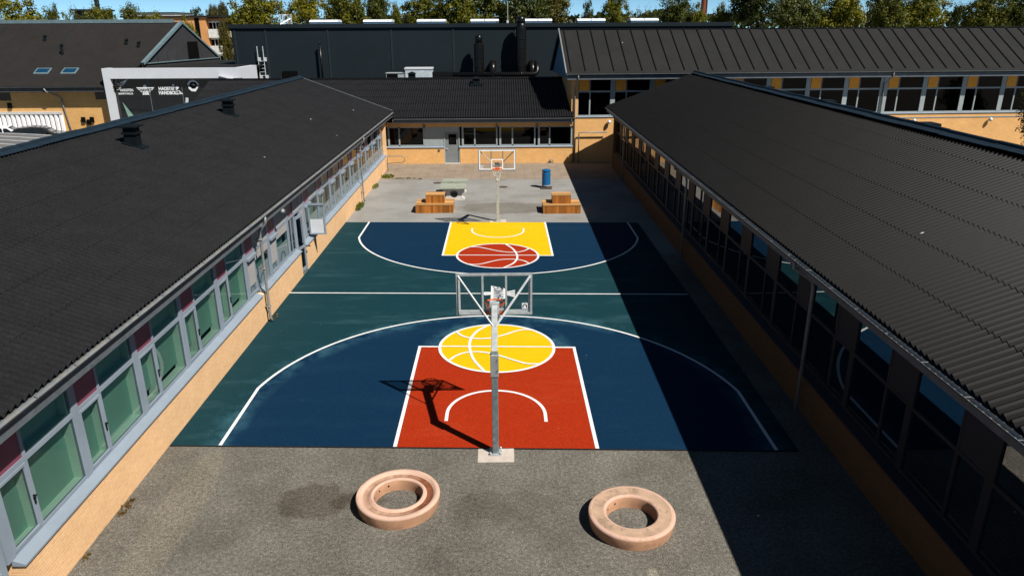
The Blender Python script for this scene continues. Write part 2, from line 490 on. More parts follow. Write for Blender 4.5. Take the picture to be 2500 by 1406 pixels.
class MB:
    """collects world-space shapes, then builds ONE mesh object"""
    def __init__(s):
        s.v = []; s.f = []; s.m = []; s.cur = 0
    def add(s, vs, fs, mi=None):
        n = len(s.v)
        s.v += [tuple(v) for v in vs]
        s.f += [tuple(i + n for i in f) for f in fs]
        s.m += [s.cur if mi is None else mi] * len(fs)
        return s
    def box(s, x0, x1, y0, y1, z0, z1, mi=None):
        vs = [(x0, y0, z0), (x1, y0, z0), (x1, y1, z0), (x0, y1, z0), (x0, y0, z1), (x1, y0, z1), (x1, y1, z1), (x0, y1, z1)]
        return s.add(vs, [(0, 3, 2, 1), (4, 5, 6, 7), (0, 1, 5, 4), (1, 2, 6, 5), (2, 3, 7, 6), (3, 0, 4, 7)], mi)
    def quad(s, a, b, c, d, mi=None):
        return s.add([a, b, c, d], [(0, 1, 2, 3)], mi)
    def prism(s, poly, vec, mi=None):
        """closed polygon (3-D points) pushed along vec"""
        n = len(poly)
        vec = Vector(vec)
        vs = [Vector(p) for p in poly] + [Vector(p) + vec for p in poly]
        fs = [tuple(range(n - 1, -1, -1)), tuple(range(n, 2 * n))]
        fs += [(i, (i + 1) % n, (i + 1) % n + n, i + n) for i in range(n)]
        return s.add(vs, fs, mi)
    def bar(s, a, b, w, h, mi=None, up=(0, 0, 1)):
        a = Vector(a); b = Vector(b)
        d = (b - a).normalized()
        up = Vector(up)
        if abs(d.dot(up)) > 0.98:
            up = Vector((0, 1, 0))
        x = d.cross(up).normalized() * (w / 2)
        y = x.cross(d).normalized() * (h / 2)
        vs = [a - x - y, a + x - y, a + x + y, a - x + y, b - x - y, b + x - y, b + x + y, b - x + y]
        return s.add(vs, [(0, 3, 2, 1), (4, 5, 6, 7), (0, 1, 5, 4), (1, 2, 6, 5), (2, 3, 7, 6), (3, 0, 4, 7)], mi)
    def tube(s, pts, r, n=10, mi=None, cap=True):
        pts = [Vector(p) for p in pts]
        rs = r if isinstance(r, (list, tuple)) else [r] * len(pts)
        vs = []; fs = []
        ref = None
        for i, p in enumerate(pts):
            if i == 0: d = pts[1] - pts[0]
            elif i == len(pts) - 1: d = pts[-1] - pts[-2]
            else: d = (pts[i + 1] - pts[i]).normalized() + (pts[i] - pts[i - 1]).normalized()
            d.normalize()
            if ref is None:
                ref = Vector((0, 0, 1)) if abs(d.z) < 0.9 else Vector((1, 0, 0))
            x = d.cross(ref).normalized()
            ref = x.cross(d).normalized()
            for k in range(n):
                a = 2 * math.pi * k / n
                vs.append(p + (x * math.cos(a) + ref * math.sin(a)) * rs[i])
        for i in range(len(pts) - 1):
            for k in range(n):
                k2 = (k + 1) % n
                fs.append((i * n + k, i * n + k2, (i + 1) * n + k2, (i + 1) * n + k))
        if cap:
            fs.append(tuple(range(n - 1, -1, -1)))
            fs.append(tuple(range((len(pts) - 1) * n, len(pts) * n)))
        return s.add(vs, fs, mi)
    def lathe(s, prof, c=(0, 0, 0), n=48, mi=None, closed=False, cap=True):
        """profile of (radius, z) turned round a vertical axis"""
        vs = []; fs = []
        for r, z in prof:
            for k in range(n):
                a = 2 * math.pi * k / n
                vs.append((c[0] + r * math.cos(a), c[1] + r * math.sin(a), c[2] + z))
        m = len(prof)
        for i in range(m if closed else m - 1):
            j = (i + 1) % m
            for k in range(n):
                k2 = (k + 1) % n
                fs.append((i * n + k, i * n + k2, j * n + k2, j * n + k))
        if cap and not closed:
            fs.append(tuple(range(n - 1, -1, -1)))
            fs.append(tuple(range((m - 1) * n, m * n)))
        return s.add(vs, fs, mi)
    def build(s, name, mats, parent=None, world=True, smooth=False, mat_world=None):
        vs = s.v
        if mat_world is not None:
            vs = [tuple(mat_world @ Vector(v)) for v in vs]
        off = origin(parent) if (parent is not None and world) else Vector((0, 0, 0))
        me = bpy.data.meshes.new(name)
        me.from_pydata([(v[0] - off.x, v[1] - off.y, v[2] - off.z) for v in vs], [], s.f)
        if not isinstance(mats, (list, tuple)):
            mats = [mats]
        for m in mats:
            me.materials.append(MATS[m])
        me.polygons.foreach_set('material_index', s.m)
        if smooth:
            me.polygons.foreach_set('use_smooth', [True] * len(me.polygons))
        me.update()
        o = bpy.data.objects.new(name, me)
        COL.objects.link(o)
        if parent is not None:
            o.parent = parent
        return o

def smooth_by_angle(o, deg=35):
    me = o.data
    me.polygons.foreach_set('use_smooth', [True] * len(me.polygons))
    me.update()
    try:
        me.set_sharp_from_angle(angle=R(deg))
    except Exception:
        pass
    return o

def bevel(o, w=0.01, seg=2):
    md = o.modifiers.new('bevel', 'BEVEL')
    md.width = w; md.segments = seg; md.limit_method = 'ANGLE'
    return o

def thing(name, label, cat, loc=(0, 0, 0), rotz=0, group=None):
    o = bpy.data.objects.new(name, None)
    o.empty_display_size = 0.2
    COL.objects.link(o)
    o.location = loc
    o.rotation_euler = (0, 0, rotz)
    o['label'] = label; o['category'] = cat
    if group: o['group'] = group
    return o

def tag(o, label, cat, group=None):
    o['label'] = label; o['category'] = cat
    if group: o['group'] = group
    return o

def structure(o):
    o['kind'] = 'structure'
    return o

def text_mesh(s, size, extrude=0.0, shear=0.0, bold=0.0):
    cu = bpy.data.curves.new('lettering', 'FONT')
    cu.body = s; cu.size = size; cu.extrude = extrude; cu.shear = shear; cu.offset = bold
    cu.align_x = 'CENTER'; cu.resolution_u = 3
    o = bpy.data.objects.new('lettering', cu)
    COL.objects.link(o)
    dg = bpy.context.evaluated_depsgraph_get()
    me = bpy.data.meshes.new_from_object(o.evaluated_get(dg))
    vs = [v.co.copy() for v in me.vertices]
    fs = [tuple(p.vertices) for p in me.polygons]
    bpy.data.objects.remove(o); bpy.data.curves.remove(cu); bpy.data.meshes.remove(me)
    return vs, fs

# ------------------------------------------------------------------ ground and court
def build_ground():
    m = MB()
    m.quad((-600, -60, 0), (600, -60, 0), (600, 1500, 0), (-600, 1500, 0))
    structure(m.build('ground', 'asphalt'))
    m = MB()
    m.quad((-7.85, 32.55, 0.004), (8.1, 32.2, 0.004), (8.1, 38.28, 0.004), (-7.85, 38.28, 0.004))
    structure(m.build('pavement', 'pavers'))
    m = MB()
    m.box(-90, -24, 28, 46.0, -0.2, 0.85)
    structure(m.build('car_park', 'asphalt'))
build_ground()

SK = -0.0394
LEN = 21.157
def C(x, y, z):
    """court coordinates: x across, y from the near baseline; the painted court sits slightly askew in the yard"""
    return (x, y + SK * x, z)

def strip(m, pts, w, z, closed=False):
    """a painted line of width w along 2-D points in court coordinates"""
    P = [Vector((p[0], p[1], 0)) for p in pts]
    n = len(P)
    L = []; Rr = []
    for i in range(n):
        if closed: d = P[(i + 1) % n] - P[i - 1]
        elif i == 0: d = P[1] - P[0]
        elif i == n - 1: d = P[-1] - P[-2]
        else: d = (P[i + 1] - P[i]).normalized() + (P[i] - P[i - 1]).normalized()
        d.normalize()
        nn = Vector((-d.y, d.x, 0))
        k = w / 2
        if not closed and 0 < i < n - 1:
            c = nn.dot(Vector((-(P[i] - P[i - 1]).normalized().y, (P[i] - P[i - 1]).normalized().x, 0)))
            k = w / 2 / max(c, 0.4)
        L.append(P[i] + nn * k); Rr.append(P[i] - nn * k)
    vs = [C(p.x, p.y, z) for p in L] + [C(p.x, p.y, z) for p in Rr]
    rng = range(n if closed else n - 1)
    m.add(vs, [(i, n + i, n + (i + 1) % n, (i + 1) % n) for i in rng])

def arc(cx, cy, r, a0, a1, n=64):
    return [(cx + r * math.cos(R(a0 + (a1 - a0) * i / n)), cy + r * math.sin(R(a0 + (a1 - a0) * i / n))) for i in range(n + 1)]

def bez(pts, n=10):
    """smooth curve through points (Catmull-Rom)"""
    out = []
    P = [pts[0]] + list(pts) + [pts[-1]]
    for i in range(1, len(P) - 2):
        p0, p1, p2, p3 = P[i - 1], P[i], P[i + 1], P[i + 2]
        for k in range(n):
            t = k / n
            out.append(tuple(0.5 * (2 * p1[j] + (p2[j] - p0[j]) * t + (2 * p0[j] - 5 * p1[j] + 4 * p2[j] - p3[j]) * t * t + (3 * p1[j] - p0[j] - 3 * p2[j] + p3[j]) * t ** 3) for j in (0, 1)))
    out.append(tuple(pts[-1]))
    return out

def build_court():
    m = MB()
    XR = 7.15
    pts = [(-7.845, 0), (XR, 0), (XR, LEN), (-7.845, LEN)]
    m.add([C(x, y, 0.006) for x, y in pts], [(0, 1, 2, 3)])
    court = structure(m.build('court_surface', 'court_teal'))
    def flip(p, far):
        return [(-x, LEN - y) if far else (x, y) for x, y in p]
    TH = math.degrees(math.acos(6.62 / 6.75))
    three = [(6.62, 0.0)] + arc(0, 1.6, 6.75, TH, 180 - TH, 96) + [(-6.62, 0.0)]
    for far in (False, True):
        poly = flip(three, far)
        m = MB()
        cx, cy = flip([(0, 0.0)], far)[0]
        m.add([C(cx, cy, 0.010)] + [C(x, y, 0.010) for x, y in poly], [(0, i + 1, i + 2) for i in range(len(poly) - 1)])
        m.build('three_point_area', 'court_blue', court)
        m = MB()
        strip(m, poly, 0.085, 0.022)
        key = flip([(-2.45, 0), (2.45, 0), (2.45, 5.8), (-2.45, 5.8)], far)
        k = MB()
        k.add([C(x, y, 0.014) for x, y in key], [(0, 1, 2, 3)])
        k.build('key_area', 'court_yellow' if far else 'court_red', court)
        strip(m, flip([(-2.41, 0), (-2.41, 5.76), (2.41, 5.76), (2.41, 0)], far), 0.09, 0.022)
        # no-charge semicircle
        strip(m, flip([(1.27, 1.22)] + arc(0, 1.6, 1.27, 0, 180, 40) + [(-1.27, 1.22)], far), 0.085, 0.022)
        m.build('court_line', 'white_line', court)
        # the ball emblem
        b = MB()
        n = 72
        cc = flip([(0, 5.76)], far)[0]
        b.add([C(cc[0], cc[1], 0.026)] + [C(cc[0] + 1.78 * math.cos(2 * math.pi * i / n), cc[1] + 1.78 * math.sin(2 * math.pi * i / n), 0.026) for i in range(n)],
              [(0, i + 1, (i + 1) % n + 1) for i in range(n)])
        emb = b.build('ball_emblem', 'court_red' if far else 'court_yellow', court)
        l = MB()
        strip(l, [(cc[0] + 1.78 * math.cos(2 * math.pi * i / n), cc[1] + 1.78 * math.sin(2 * math.pi * i / n)) for i in range(n)], 0.09, 0.032, True)
        lev = [0.0345]
        def seam(ps, w=0.075):
            lev[0] += 0.0025
            q = [(x * 1.78, 5.76 + y * 1.78) for x, y in bez(ps)]
            strip(l, flip(q, far), w, lev[0])
        seam([(-0.98, 0.0), (0.98, 0.0)])
        seam([(-0.14, 0.985), (-0.36, 0.68), (-0.47, 0.3), (-0.47, -0.1), (-0.38, -0.55), (-0.2, -0.97)], 0.085)
        seam([(-0.75, 0.655), (-0.62, 0.45), (-0.4, 0.34), (-0.12, 0.36), (0.12, 0.50), (0.37, 0.70), (0.55, 0.76), (0.68, 0.72)])
        seam([(-0.80, -0.58), (-0.68, -0.38), (-0.5, -0.25), (-0.25, -0.24), (0.02, -0.36), (0.3, -0.56), (0.5, -0.68), (0.72, -0.69)])
        l.build('seam_line', 'white_line', emb)
    m = MB()
    strip(m, [(-7.84, LEN / 2), (-0.62, LEN / 2)], 0.075, 0.022)
    strip(m, [(0.75, LEN / 2), (7.1, LEN / 2)], 0.075, 0.022)
    m.build('court_line', 'white_line', court)
    m = MB()
    strip(m, [(-7.84, -0.025), (7.15, -0.025)], 0.05, 0.010)
    m.build('court_edge', 'dark_interior', court)
    # hawk emblem lying across the centre line, its head towards the near window wall
    m = MB()
    CY = LEN / 2
    def P(a, b, z=0.026):
        # a: along the word (towards the far end), b: up the emblem (towards -x)
        return C(-b, CY + a, z)
    def poly(ps, mi=0, z=0.026):
        m.add([P(a, b, z) for a, b in ps], [tuple(range(len(ps)))], mi)
    poly([(-0.86, 0.24), (0.86, 0.24), (0.52, -0.34), (-0.52, -0.34)])
    poly([(-0.14, 0.24), (-0.20, 0.44), (-0.12, 0.56), (0.06, 0.58), (0.17, 0.46), (0.15, 0.24)])
    for k in range(4):
        a = -0.24 + 0.16 * k
        poly([(a * 0.6 - 0.03, -0.34), (a * 0.6 + 0.05, -0.34), (a * 1.35 + 0.07, -0.68), (a * 1.35 - 0.07, -0.66)])
    for sgn in (-1, 1):
        for k in range(3):
            a = sgn * (0.76 - 0.055 * k); b = 0.17 - 0.15 * k
            tri = [(a, b), (a - sgn * 0.13, b), (a - sgn * 0.09, b - 0.09)]
            poly(tri if sgn > 0 else tri[::-1], 1, 0.030)
    vs, fs = text_mesh('HAWKS', 0.46, bold=0.012)
    m.add([P(v.x * 0.72, v.y * 1.1 - 0.22, 0.030) for v in vs], fs, 1)
    poly([(-0.06, 0.43), (0.02, 0.43), (0.0, 0.38)], 1, 0.030)
    m.build('hawk_emblem', ['white_line', 'court_blue'], court)
build_court()

def build_pads():
    for y0, y1, who in ((-0.59, -0.03, 'near'), (LEN + 0.03, LEN + 0.56, 'far')):
        m = MB()
        m.box(-0.42, 0.43, y0, y1, -0.1, 0.012)
        structure(bevel(m.build('pavement_slab', 'concrete'), 0.006))
    for x, y, r in ((0.31, 29.87, 0.28), (-3.9, 31.3, 0.30)):
        m = MB()
        m.lathe([(r, 0.0), (r, 0.012), (r * 0.88, 0.014), (r * 0.88, 0.008), (0.01, 0.008)], (x, y, 0), 32)
        tag(m.build('manhole_cover', 'dark_slab'),
            'round rusty manhole cover in the asphalt near the far hoop pole' if x > 0 else 'round brown manhole cover in the asphalt behind the table tennis table', 'manhole cover', 'manhole covers in the yard')
build_pads()

# ------------------------------------------------------------------ corrugated roofing
def corrugated(m, e0, e1, r1, r0, pitch=0.177, amp=0.046, row=1.12, seg=6, mi=0):
    e0, e1, r1, r0 = map(Vector, (e0, e1, r1, r0))
    Lu = (e1 - e0).length
    Lv = (r0 - e0).length
    nrm = (e1 - e0).cross(r0 - e0).normalized()
    if nrm.z < 0: nrm = -nrm
    nu = max(2, int(Lu / pitch * seg))
    rows = int(math.ceil(Lv / row - 0.15))
    for k in range(rows):
        v0 = k * row / Lv
        v1 = min(1.0, ((k + 1) * row + 0.10) / Lv)
        jit = random.Random(k * 7 + 3)
        vs = []
        for v, h in ((v0, 0.020), (v1, 0.0)):
            for i in range(nu + 1):
                u = i / nu
                p = (e0.lerp(e1, u)).lerp(r0.lerp(r1, u), v)
                wv = math.sin(2 * math.pi * u * Lu / pitch)
                vs.append(p + nrm * (h + amp * wv))
        # front lip so each sheet has a visible edge
        for i in range(nu + 1):
            p = vs[i]
            vs.append(Vector(p) - nrm * 0.010)
        n1 = nu + 1
        fs = []
        for i in range(nu):
            fs.append((i, i + 1, n1 + i + 1, n1 + i))
            fs.append((2 * n1 + i, 2 * n1 + i + 1, i + 1, i))
        m.add(vs, fs, mi)

def gutter(m, a, b, r=0.062, thick=0.006):
    """open half-round gutter from a to b (lip height at a.z)"""
    a = Vector(a); b = Vector(b)
    d = (b - a).normalized()
    x = Vector((d.y, -d.x, 0)).normalized()
    n = 10
    prof = []
    for rr in (r, r - thick):
        seq = range(n + 1) if rr == r else range(n, -1, -1)
        for i in seq:
            ang = math.pi * i / n
            prof.append(x * (rr * math.cos(ang)) + Vector((0, 0, -rr * math.sin(ang))))
    vs = [a + p for p in prof] + [b + p for p in prof]
    k = len(prof)
    fs = [(i, (i + 1) % k, (i + 1) % k + k, i + k) for i in range(k)]
    m.add(vs, fs[:n], 1)
    m.add(vs, fs[n:], 0)
    # brackets
    L = (b - a).length
    t = 0.6
    while t < L:
        p = a + d * t
        m.bar(p - x * r, p + x * r, 0.02, 0.006)
        t += 1.2

# ------------------------------------------------------------------ the wing with the window wall (west side of the yard)
def west_wing():
    XW = -7.85           # brick face
    XF = -8.0            # window frames
    Y0, Y1 = -24.0, 38.0
    root = thing('school_wing', 'low brick school wing with blue-grey windows and burgundy panels, its wall in full sun', 'building', (-11, 10, 0))
    m = MB()
    # brick plinth in two runs with a doorway between, then the end pier
    for a, b in ((-4.95, 12.95), (13.85, 36.0)):
        m.box(-8.2, XW, a, b, 0, 1.0)
    m.box(-8.25, XW + 0.02, 36.0, 36.35, 0, 3.5)
    m.box(-8.3, -8.2, -24, -7.5, 0, 3.5)
    m.box(-20.8, -20.6, Y0, Y1, 0, 3.5)
    m.box(-20.6, -8.3, Y0, Y0 + 0.2, 0, 3.5)
    m.box(-20.6, -8.2, 36.35, 36.55, 0, 3.5)
    m.box(-8.25, -7.95, -5.35, -4.95, 0, 0.12)
    wall = m.build('wall', 'pale_brick', root)
    # beam over the windows
    m = MB()
    m.box(-8.25, -7.97, -7.5, 36.0, 3.482, 3.62)
    m.build('lintel', 'fascia', root)
    m = MB()
    m.box(-20.5, -8.3, Y0 + 0.3, 36.3, 0.02, 0.1)
    m.box(-12.2, -12.0, Y0 + 0.3, 36.3, 0.1, 3.4)
    m.build('interior', 'floor_dim', root)
    # sloping sill
    m = MB()
    for a, b in ((-5.0, 7.9), (8.25, 12.98), (13.82, 36.0)):
        m.prism([(-7.80, a, 1.0), (-7.80, a, 1.035), (-8.03, a, 1.12), (-8.03, a, 1.0)], (0, b - a, 0))
    m.build('window_sill', 'frame_blue_grey', root)
    # roof
    m = MB()
    E0 = Vector((-7.56, Y0, 3.80)); E1 = Vector((-7.50, 38.0, 3.80))
    R0 = Vector((-14.33, Y0, 6.03)); R1 = Vector((-14.33, 39.9, 6.03))
    corrugated(m, E0, E1, R1, R0)
    roof = m.build('roof', 'fibre_roof', root)
    m = MB()
    m.quad(R0, R1, (-21.2, 39.5, 3.8), (-21.2, Y0, 3.8))
    m.quad((-7.56, Y0, 3.73), (-14.33, Y0, 5.94), (-14.33, 39.8, 5.94), (-7.52, 37.95, 3.73))
    m.add([(-8.2, 37.0, 3.4), (-14.33, 38.6, 5.9), (-20.6, 38.6, 3.4)], [(0, 1, 2)])
    m.build('roof_underside', 'soffit', root)
    m = MB()
    n = 26
    for i in range(n):
        a = Y0 + (39.9 - Y0) * i / n; b = Y0 + (39.9 - Y0) * (i + 1) / n + 0.06
        h = 0.012 * (i % 2)
        for sx in (1, -1):
            m.prism([(-14.33, a, 6.13 + h), (-14.33 + sx * 0.30, a, 6.045 + h), (-14.33 + sx * 0.30, a, 6.03 + h), (-14.33, a, 6.10 + h)], (0, b - a, 0))
        m.tube([(-14.33, a, 6.12 + h), (-14.33, b, 6.12 + h)], 0.07, 8)
    m.build('ridge_cap', 'ridge_metal', roof)
    # end flashing along the far verge
    m = MB()
    m.bar((-7.5, 38.0, 3.86), (-14.33, 39.9, 6.09), 0.10, 0.03)
    m.build('verge', 'fascia', roof)
    # two cowled vents on the slope
    for y in (11.1, 20.7):
        x = -12.8; z = 3.80 + (-7.53 - x) * (2.23 / 6.8)
        m = MB()
        m.prism([(x + 0.40, y - 0.29, z - 0.085), (x + 0.40, y + 0.29, z - 0.085), (x - 0.27, y + 0.29, z + 0.135), (x - 0.27, y - 0.29, z + 0.135)], (0, 0, 0.03))
        m.box(x - 0.2, x + 0.2, y - 0.2, y + 0.2, z - 0.1, z + 0.66)
        m.box(x - 0.25, x + 0.25, y - 0.25, y + 0.25, z + 0.42, z + 0.50)
        m.prism([(x - 0.31, y - 0.31, z + 0.66), (x + 0.31, y - 0.31, z + 0.66), (x + 0.31, y + 0.31, z + 0.66), (x - 0.31, y + 0.31, z + 0.66)], (0, 0, 0.05))
        b = [(x - 0.31, y - 0.31, z + 0.71), (x + 0.31, y - 0.31, z + 0.71), (x + 0.31, y + 0.31, z + 0.71), (x - 0.31, y + 0.31, z + 0.71), (x, y, z + 0.80)]
        m.add(b, [(0, 1, 4), (1, 2, 4), (2, 3, 4), (3, 0, 4)])
        m.build('roof_vent', 'vent_metal', roof)
    # eave: gutter, fascia and soffit
    m = MB()
    gutter(m, (-7.50, Y0, 3.755), (-7.45, 38.0, 3.755))
    m.build('gutter', ['zinc', 'gutter_dark'], root)
    m = MB()
    m.box(-7.575, -7.535, Y0, 37.9, 3.44, 3.72)
    m.box(-8.25, -7.575, Y0, 37.9, 3.46, 3.48)
    m.build('fascia', 'fascia', root)

    # ---- window bays, 2.44 m apart
    posts = [-5.0 + 2.44 * i for i in range(18)]
    XG = -8.06
    ZB, ZT, ZM = 1.13, 3.46, 2.52
    def bay(y0, y1, kind):
        f = MB()
        pw = 0.10
        f.box(XF - 0.08, XF, y0 - pw, y0 + pw, ZB - 0.02, ZT)              # post
        yn = y0 + pw + 0.78
        f.box(XF - 0.07, XF - 0.015, yn - 0.03, yn + 0.05, ZB, ZT)          # mullion
        f.box(XF - 0.07, XF - 0.012, y0 + pw, y1 - pw, ZB - 0.02, ZB + 0.05)
        f.box(XF - 0.07, XF - 0.012, y0 + pw, y1 - pw, ZM - 0.05, ZM + 0.05)
        f.box(XF - 0.07, XF - 0.012, y0 + pw, y1 - pw, ZT - 0.05, ZT)
        # casement frame
        for a, b in ((y0 + pw, y0 + pw + 0.05), (yn - 0.08, yn - 0.03)):
            f.box(XF - 0.06, XF + 0.005, a, b, ZB + 0.05, ZM - 0.05)
        f.box(XF - 0.06, XF + 0.004, y0 + pw + 0.05, yn - 0.08, ZB + 0.05, ZB + 0.10)
        f.box(XF - 0.06, XF + 0.004, y0 + pw + 0.05, yn - 0.08, ZM - 0.10, ZM - 0.05)
        w = f.build('window', 'frame_blue_grey', root)
        g = MB()
        g.quad((XG + 0.03, y0 + pw, ZB), (XG + 0.03, y1 - pw, ZB), (XG + 0.03, y1 - pw, ZT), (XG + 0.03, y0 + pw, ZT))
        g.build('pane', 'clear_glass', w)
        p = MB()
        p.box(XF - 0.05, XF - 0.028, y0 + pw, yn - 0.03, ZM + 0.05, ZT - 0.05)
        p.build('panel', 'burgundy', w)
        rr = random.Random(int(y0 * 10))
        if kind == 'green':
            rv = MB()
            for a, b, z0, z1 in ((y0 + pw, yn - 0.03, ZB, ZM), (yn + 0.05, y1 - pw, ZB, ZM), (yn + 0.05, y1 - pw, ZM, ZT)):
                rv.box(-8.30, -8.08, b - 0.04, b, z0, z1)
                rv.box(-8.30, -8.08, a, b - 0.04, z0, z0 + 0.04)
            rv.build('reveal', 'pale_green', w)
            bl = MB()
            drop = {0: 0.0, 1: 0.0, 2: 0.22, 3: 0.26, 4: 0.22}.get(int(round((y0 + 5) / 2.44)), 0)
            d2 = drop * 0.7
            bl.box(-8.235, -8.225, y0 + pw, yn - 0.03, ZB + 0.04 + drop, ZM + 0.1)
            bl.box(-8.245, -8.235, yn + 0.02, y1 - pw - 0.04, ZB + 0.04 + d2, ZT)
            if drop:
                bl.box(-8.255, -8.25, yn + 0.2, y1 - pw - 0.3, ZM - 0.2, ZT)
            bl.build('blind', 'green_blind', w)
            h = MB()
            h.box(XF + 0.005, XF + 0.03, yn - 0.07, yn - 0.045, ZB + 0.52, ZB + 0.70)
            h.box(XF + 0.03, XF + 0.045, yn - 0.10, yn - 0.02, ZB + 0.66, ZB + 0.69)
            h.build('handle', 'dark_metal', w)
        elif kind in ('grey', 'greyopen'):
            p = MB()
            p.box(XF - 0.05, XF - 0.024, yn + 0.05, y1 - pw, ZM - (0.35 if kind == 'grey' else 0.05), ZT - 0.05)
            if kind == 'grey':
                p.box(XF - 0.05, XF - 0.02, y0 + pw + 0.05, yn - 0.08, ZB + 0.35, ZM - 0.10)
            p.build('panel', 'grey_panel', w)
            film(w, yn, y1 - pw, 0.72)
            film(w, y0 + pw, yn, 0.5)
            bl = MB()
            bl.box(-8.245, -8.235, yn + 0.3, y1 - pw - 0.04, ZB + 0.04, ZM)
            bl.build('blind', 'green_blind', w)
        else:
            film(w, yn, y1 - pw, 0.62 + rr.uniform(-0.04, 0.04))
            film(w, y0 + pw, yn - 0.03, 0.62)
            bl = MB()
            bl.box(-8.245, -8.235, yn + 0.02 + rr.uniform(0, 0.3), y1 - pw - 0.02, ZB + 0.04, ZT)
            bl.box(-8.255, -8.248, y0 + pw + 0.25, yn - 0.03, ZB + 0.04, ZM)
            bl.build('blind', 'beige_blind', w)
        if kind != 'green':
            h = MB()
            h.box(XF, XF + 0.11, y0 + pw - 0.02, yn - 0.02, ZM - 0.13, ZM - 0.02)
            bevel(h.build('shade_box', 'frame_blue_grey', w), 0.01)
        return w
    def film(w, a, b, h):
        f = MB()
        f.quad((-8.045, a + 0.02, ZB + 0.03), (-8.045, b - 0.02, ZB + 0.03), (-8.045, b - 0.02, ZB + h), (-8.045, a + 0.02, ZB + h), 0)
        c = ((a + b) / 2, ZB + 0.12)
        pr = []
        rad = min(0.34, (b - a) * 0.32)
        for i in range(13):
            an = math.pi * i / 12
            pr.append((c[0] + rad * math.cos(an), c[1] + rad * 0.9 * math.sin(an)))
        vs = [(-8.042, y, z) for y, z in pr] + [(-8.042, c[0] + (y - c[0]) * 0.72, c[1] + (z - c[1]) * 0.72) for y, z in pr]
        f.add(vs, [(i, i + 1, 14 + i, 13 + i) for i in range(12)], 1)
        f.build('frosted_film', ['frosted_film', 'film_mark'], w)
    kinds = ['green'] * 5 + ['grey', 'grey', 'door', 'open'] + ['far'] * 8
    for i, k in enumerate(kinds):
        y0 = posts[i]; y1 = posts[i + 1] if i + 1 < len(posts) else 36.0
        if k == 'door':
            f = MB()
            f.box(XF - 0.08, XF, y0 - 0.1, y0 + 0.1, ZB, ZT)
            f.box(XF - 0.07, XF, y0 + 0.1, y0 + 0.78, ZB - 0.02, ZB + 0.05)
            f.box(XF - 0.07, XF - 0.01, y0 + 0.1, y1 - 0.1, ZM - 0.05, ZM + 0.05)
            f.box(XF - 0.07, XF - 0.005, y0 + 0.42, y0 + 0.47, ZB, ZM)
            f.box(XF - 0.07, XF - 0.01, y0 + 0.1, y1 - 0.1, ZT - 0.05, ZT)
            for a in (12.93, 13.81):
                f.box(XF - 0.08, XF - 0.003, a, a + 0.07, 0.02, ZT)
            w = f.build('door_frame', 'frame_blue_grey', root)
            g = MB()
            g.quad((XG + 0.03, y0 + 0.1, ZB), (XG + 0.03, 12.93, ZB), (XG + 0.03, 12.93, ZM), (XG + 0.03, y0 + 0.1, ZM))
            g.build('pane', 'clear_glass', w)
            p = MB()
            p.box(XF - 0.05, XF - 0.028, y0 + 0.1, y0 + 0.8, ZM + 0.05, ZT - 0.05)
            p.build('panel', 'burgundy', w)
            p = MB()
            p.box(XF - 0.05, XF - 0.026, y0 + 0.85, y1 - 0.1, ZM + 0.05, ZT - 0.05)
            p.box(XF - 0.05, XF - 0.026, 13.88, y1 - 0.1, ZB, ZM - 0.05)
            p.build('panel', 'grey_panel', w)
            bl = MB()
            bl.box(-8.245, -8.235, y0 + 0.15, y0 + 0.75, ZB, ZM)
            bl.build('blind', 'green_blind', w)
            # door leaf standing ajar
            d = MB()
            Y, ang = 13.0, R(68)
            def Q(u, z, t):
                return (XF - 0.02 + u * math.cos(ang) * 0.35 + t, Y + u * math.sin(ang), z)
            for (u0, u1, z0, z1) in ((0, 0.09, 0.05, 2.4), (0.72, 0.82, 0.05, 2.4), (0.09, 0.72, 0.05, 0.2), (0.09, 0.72, 2.28, 2.4), (0.09, 0.72, 1.0, 1.1)):
                d.prism([Q(u0, z0, 0), Q(u1, z0, 0), Q(u1, z1, 0), Q(u0, z1, 0)], (0.05, 0, 0))
            door = d.build('door', 'frame_blue_grey', root)
            g = MB()
            g.quad(Q(0.09, 0.2, 0.02), Q(0.72, 0.2, 0.02), Q(0.72, 2.28, 0.02), Q(0.09, 2.28, 0.02))
            g.build('pane', 'clear_glass', door)
            h = MB()
            h.box(XF + 0.27, XF + 0.35, 13.66, 13.70, 1.02, 1.06)
            h.build('handle', 'dark_metal', door)
        elif k == 'open':
            bay(y0, y1, 'greyopen')
            # the casement swung right out over the yard
            f = MB()
            Y = 14.86; x0, x1, z0, z1 = -7.93, -7.24, 1.20, 2.48
            for a, b, c, d in ((x0, x0 + 0.06, z0, z1), (x1 - 0.06, x1, z0, z1), (x0 + 0.06, x1 - 0.06, z0, z0 + 0.06), (x0 + 0.06, x1 - 0.06, z1 - 0.06, z1)):
                f.box(a, b, Y - 0.03, Y + 0.03, c, d)
            f.box(x0, x1, Y - 0.07, Y - 0.03, z1 - 0.02, z1 + 0.07)
            cs = f.build('casement', 'frame_blue_grey', root)
            g = MB()
            g.quad((x0 + 0.06, Y, z0 + 0.66), (x1 - 0.06, Y, z0 + 0.66), (x1 - 0.06, Y, z1 - 0.06), (x0 + 0.06, Y, z1 - 0.06))
            g.build('pane', 'clear_glass', cs)
            g = MB()
            g.box(x0 + 0.06, x1 - 0.06, Y - 0.004, Y + 0.004, z0 + 0.06, z0 + 0.66)
            g.build('frosted_film', 'casement_film', cs)
        else:
            bay(y0, y1, k)
    # glazed entrance at the near end, its sill lower than the windows
    f = MB()
    for a in (-7.45, -6.2, -5.25):
        f.box(XF - 0.10, XF - 0.02, a, a + 0.12, 0.02, ZT)
    for z in (0.02, 0.98, 2.45, 3.36):
        f.box(XF - 0.09, XF - 0.025, -7.33, -5.25, z, z + 0.09)
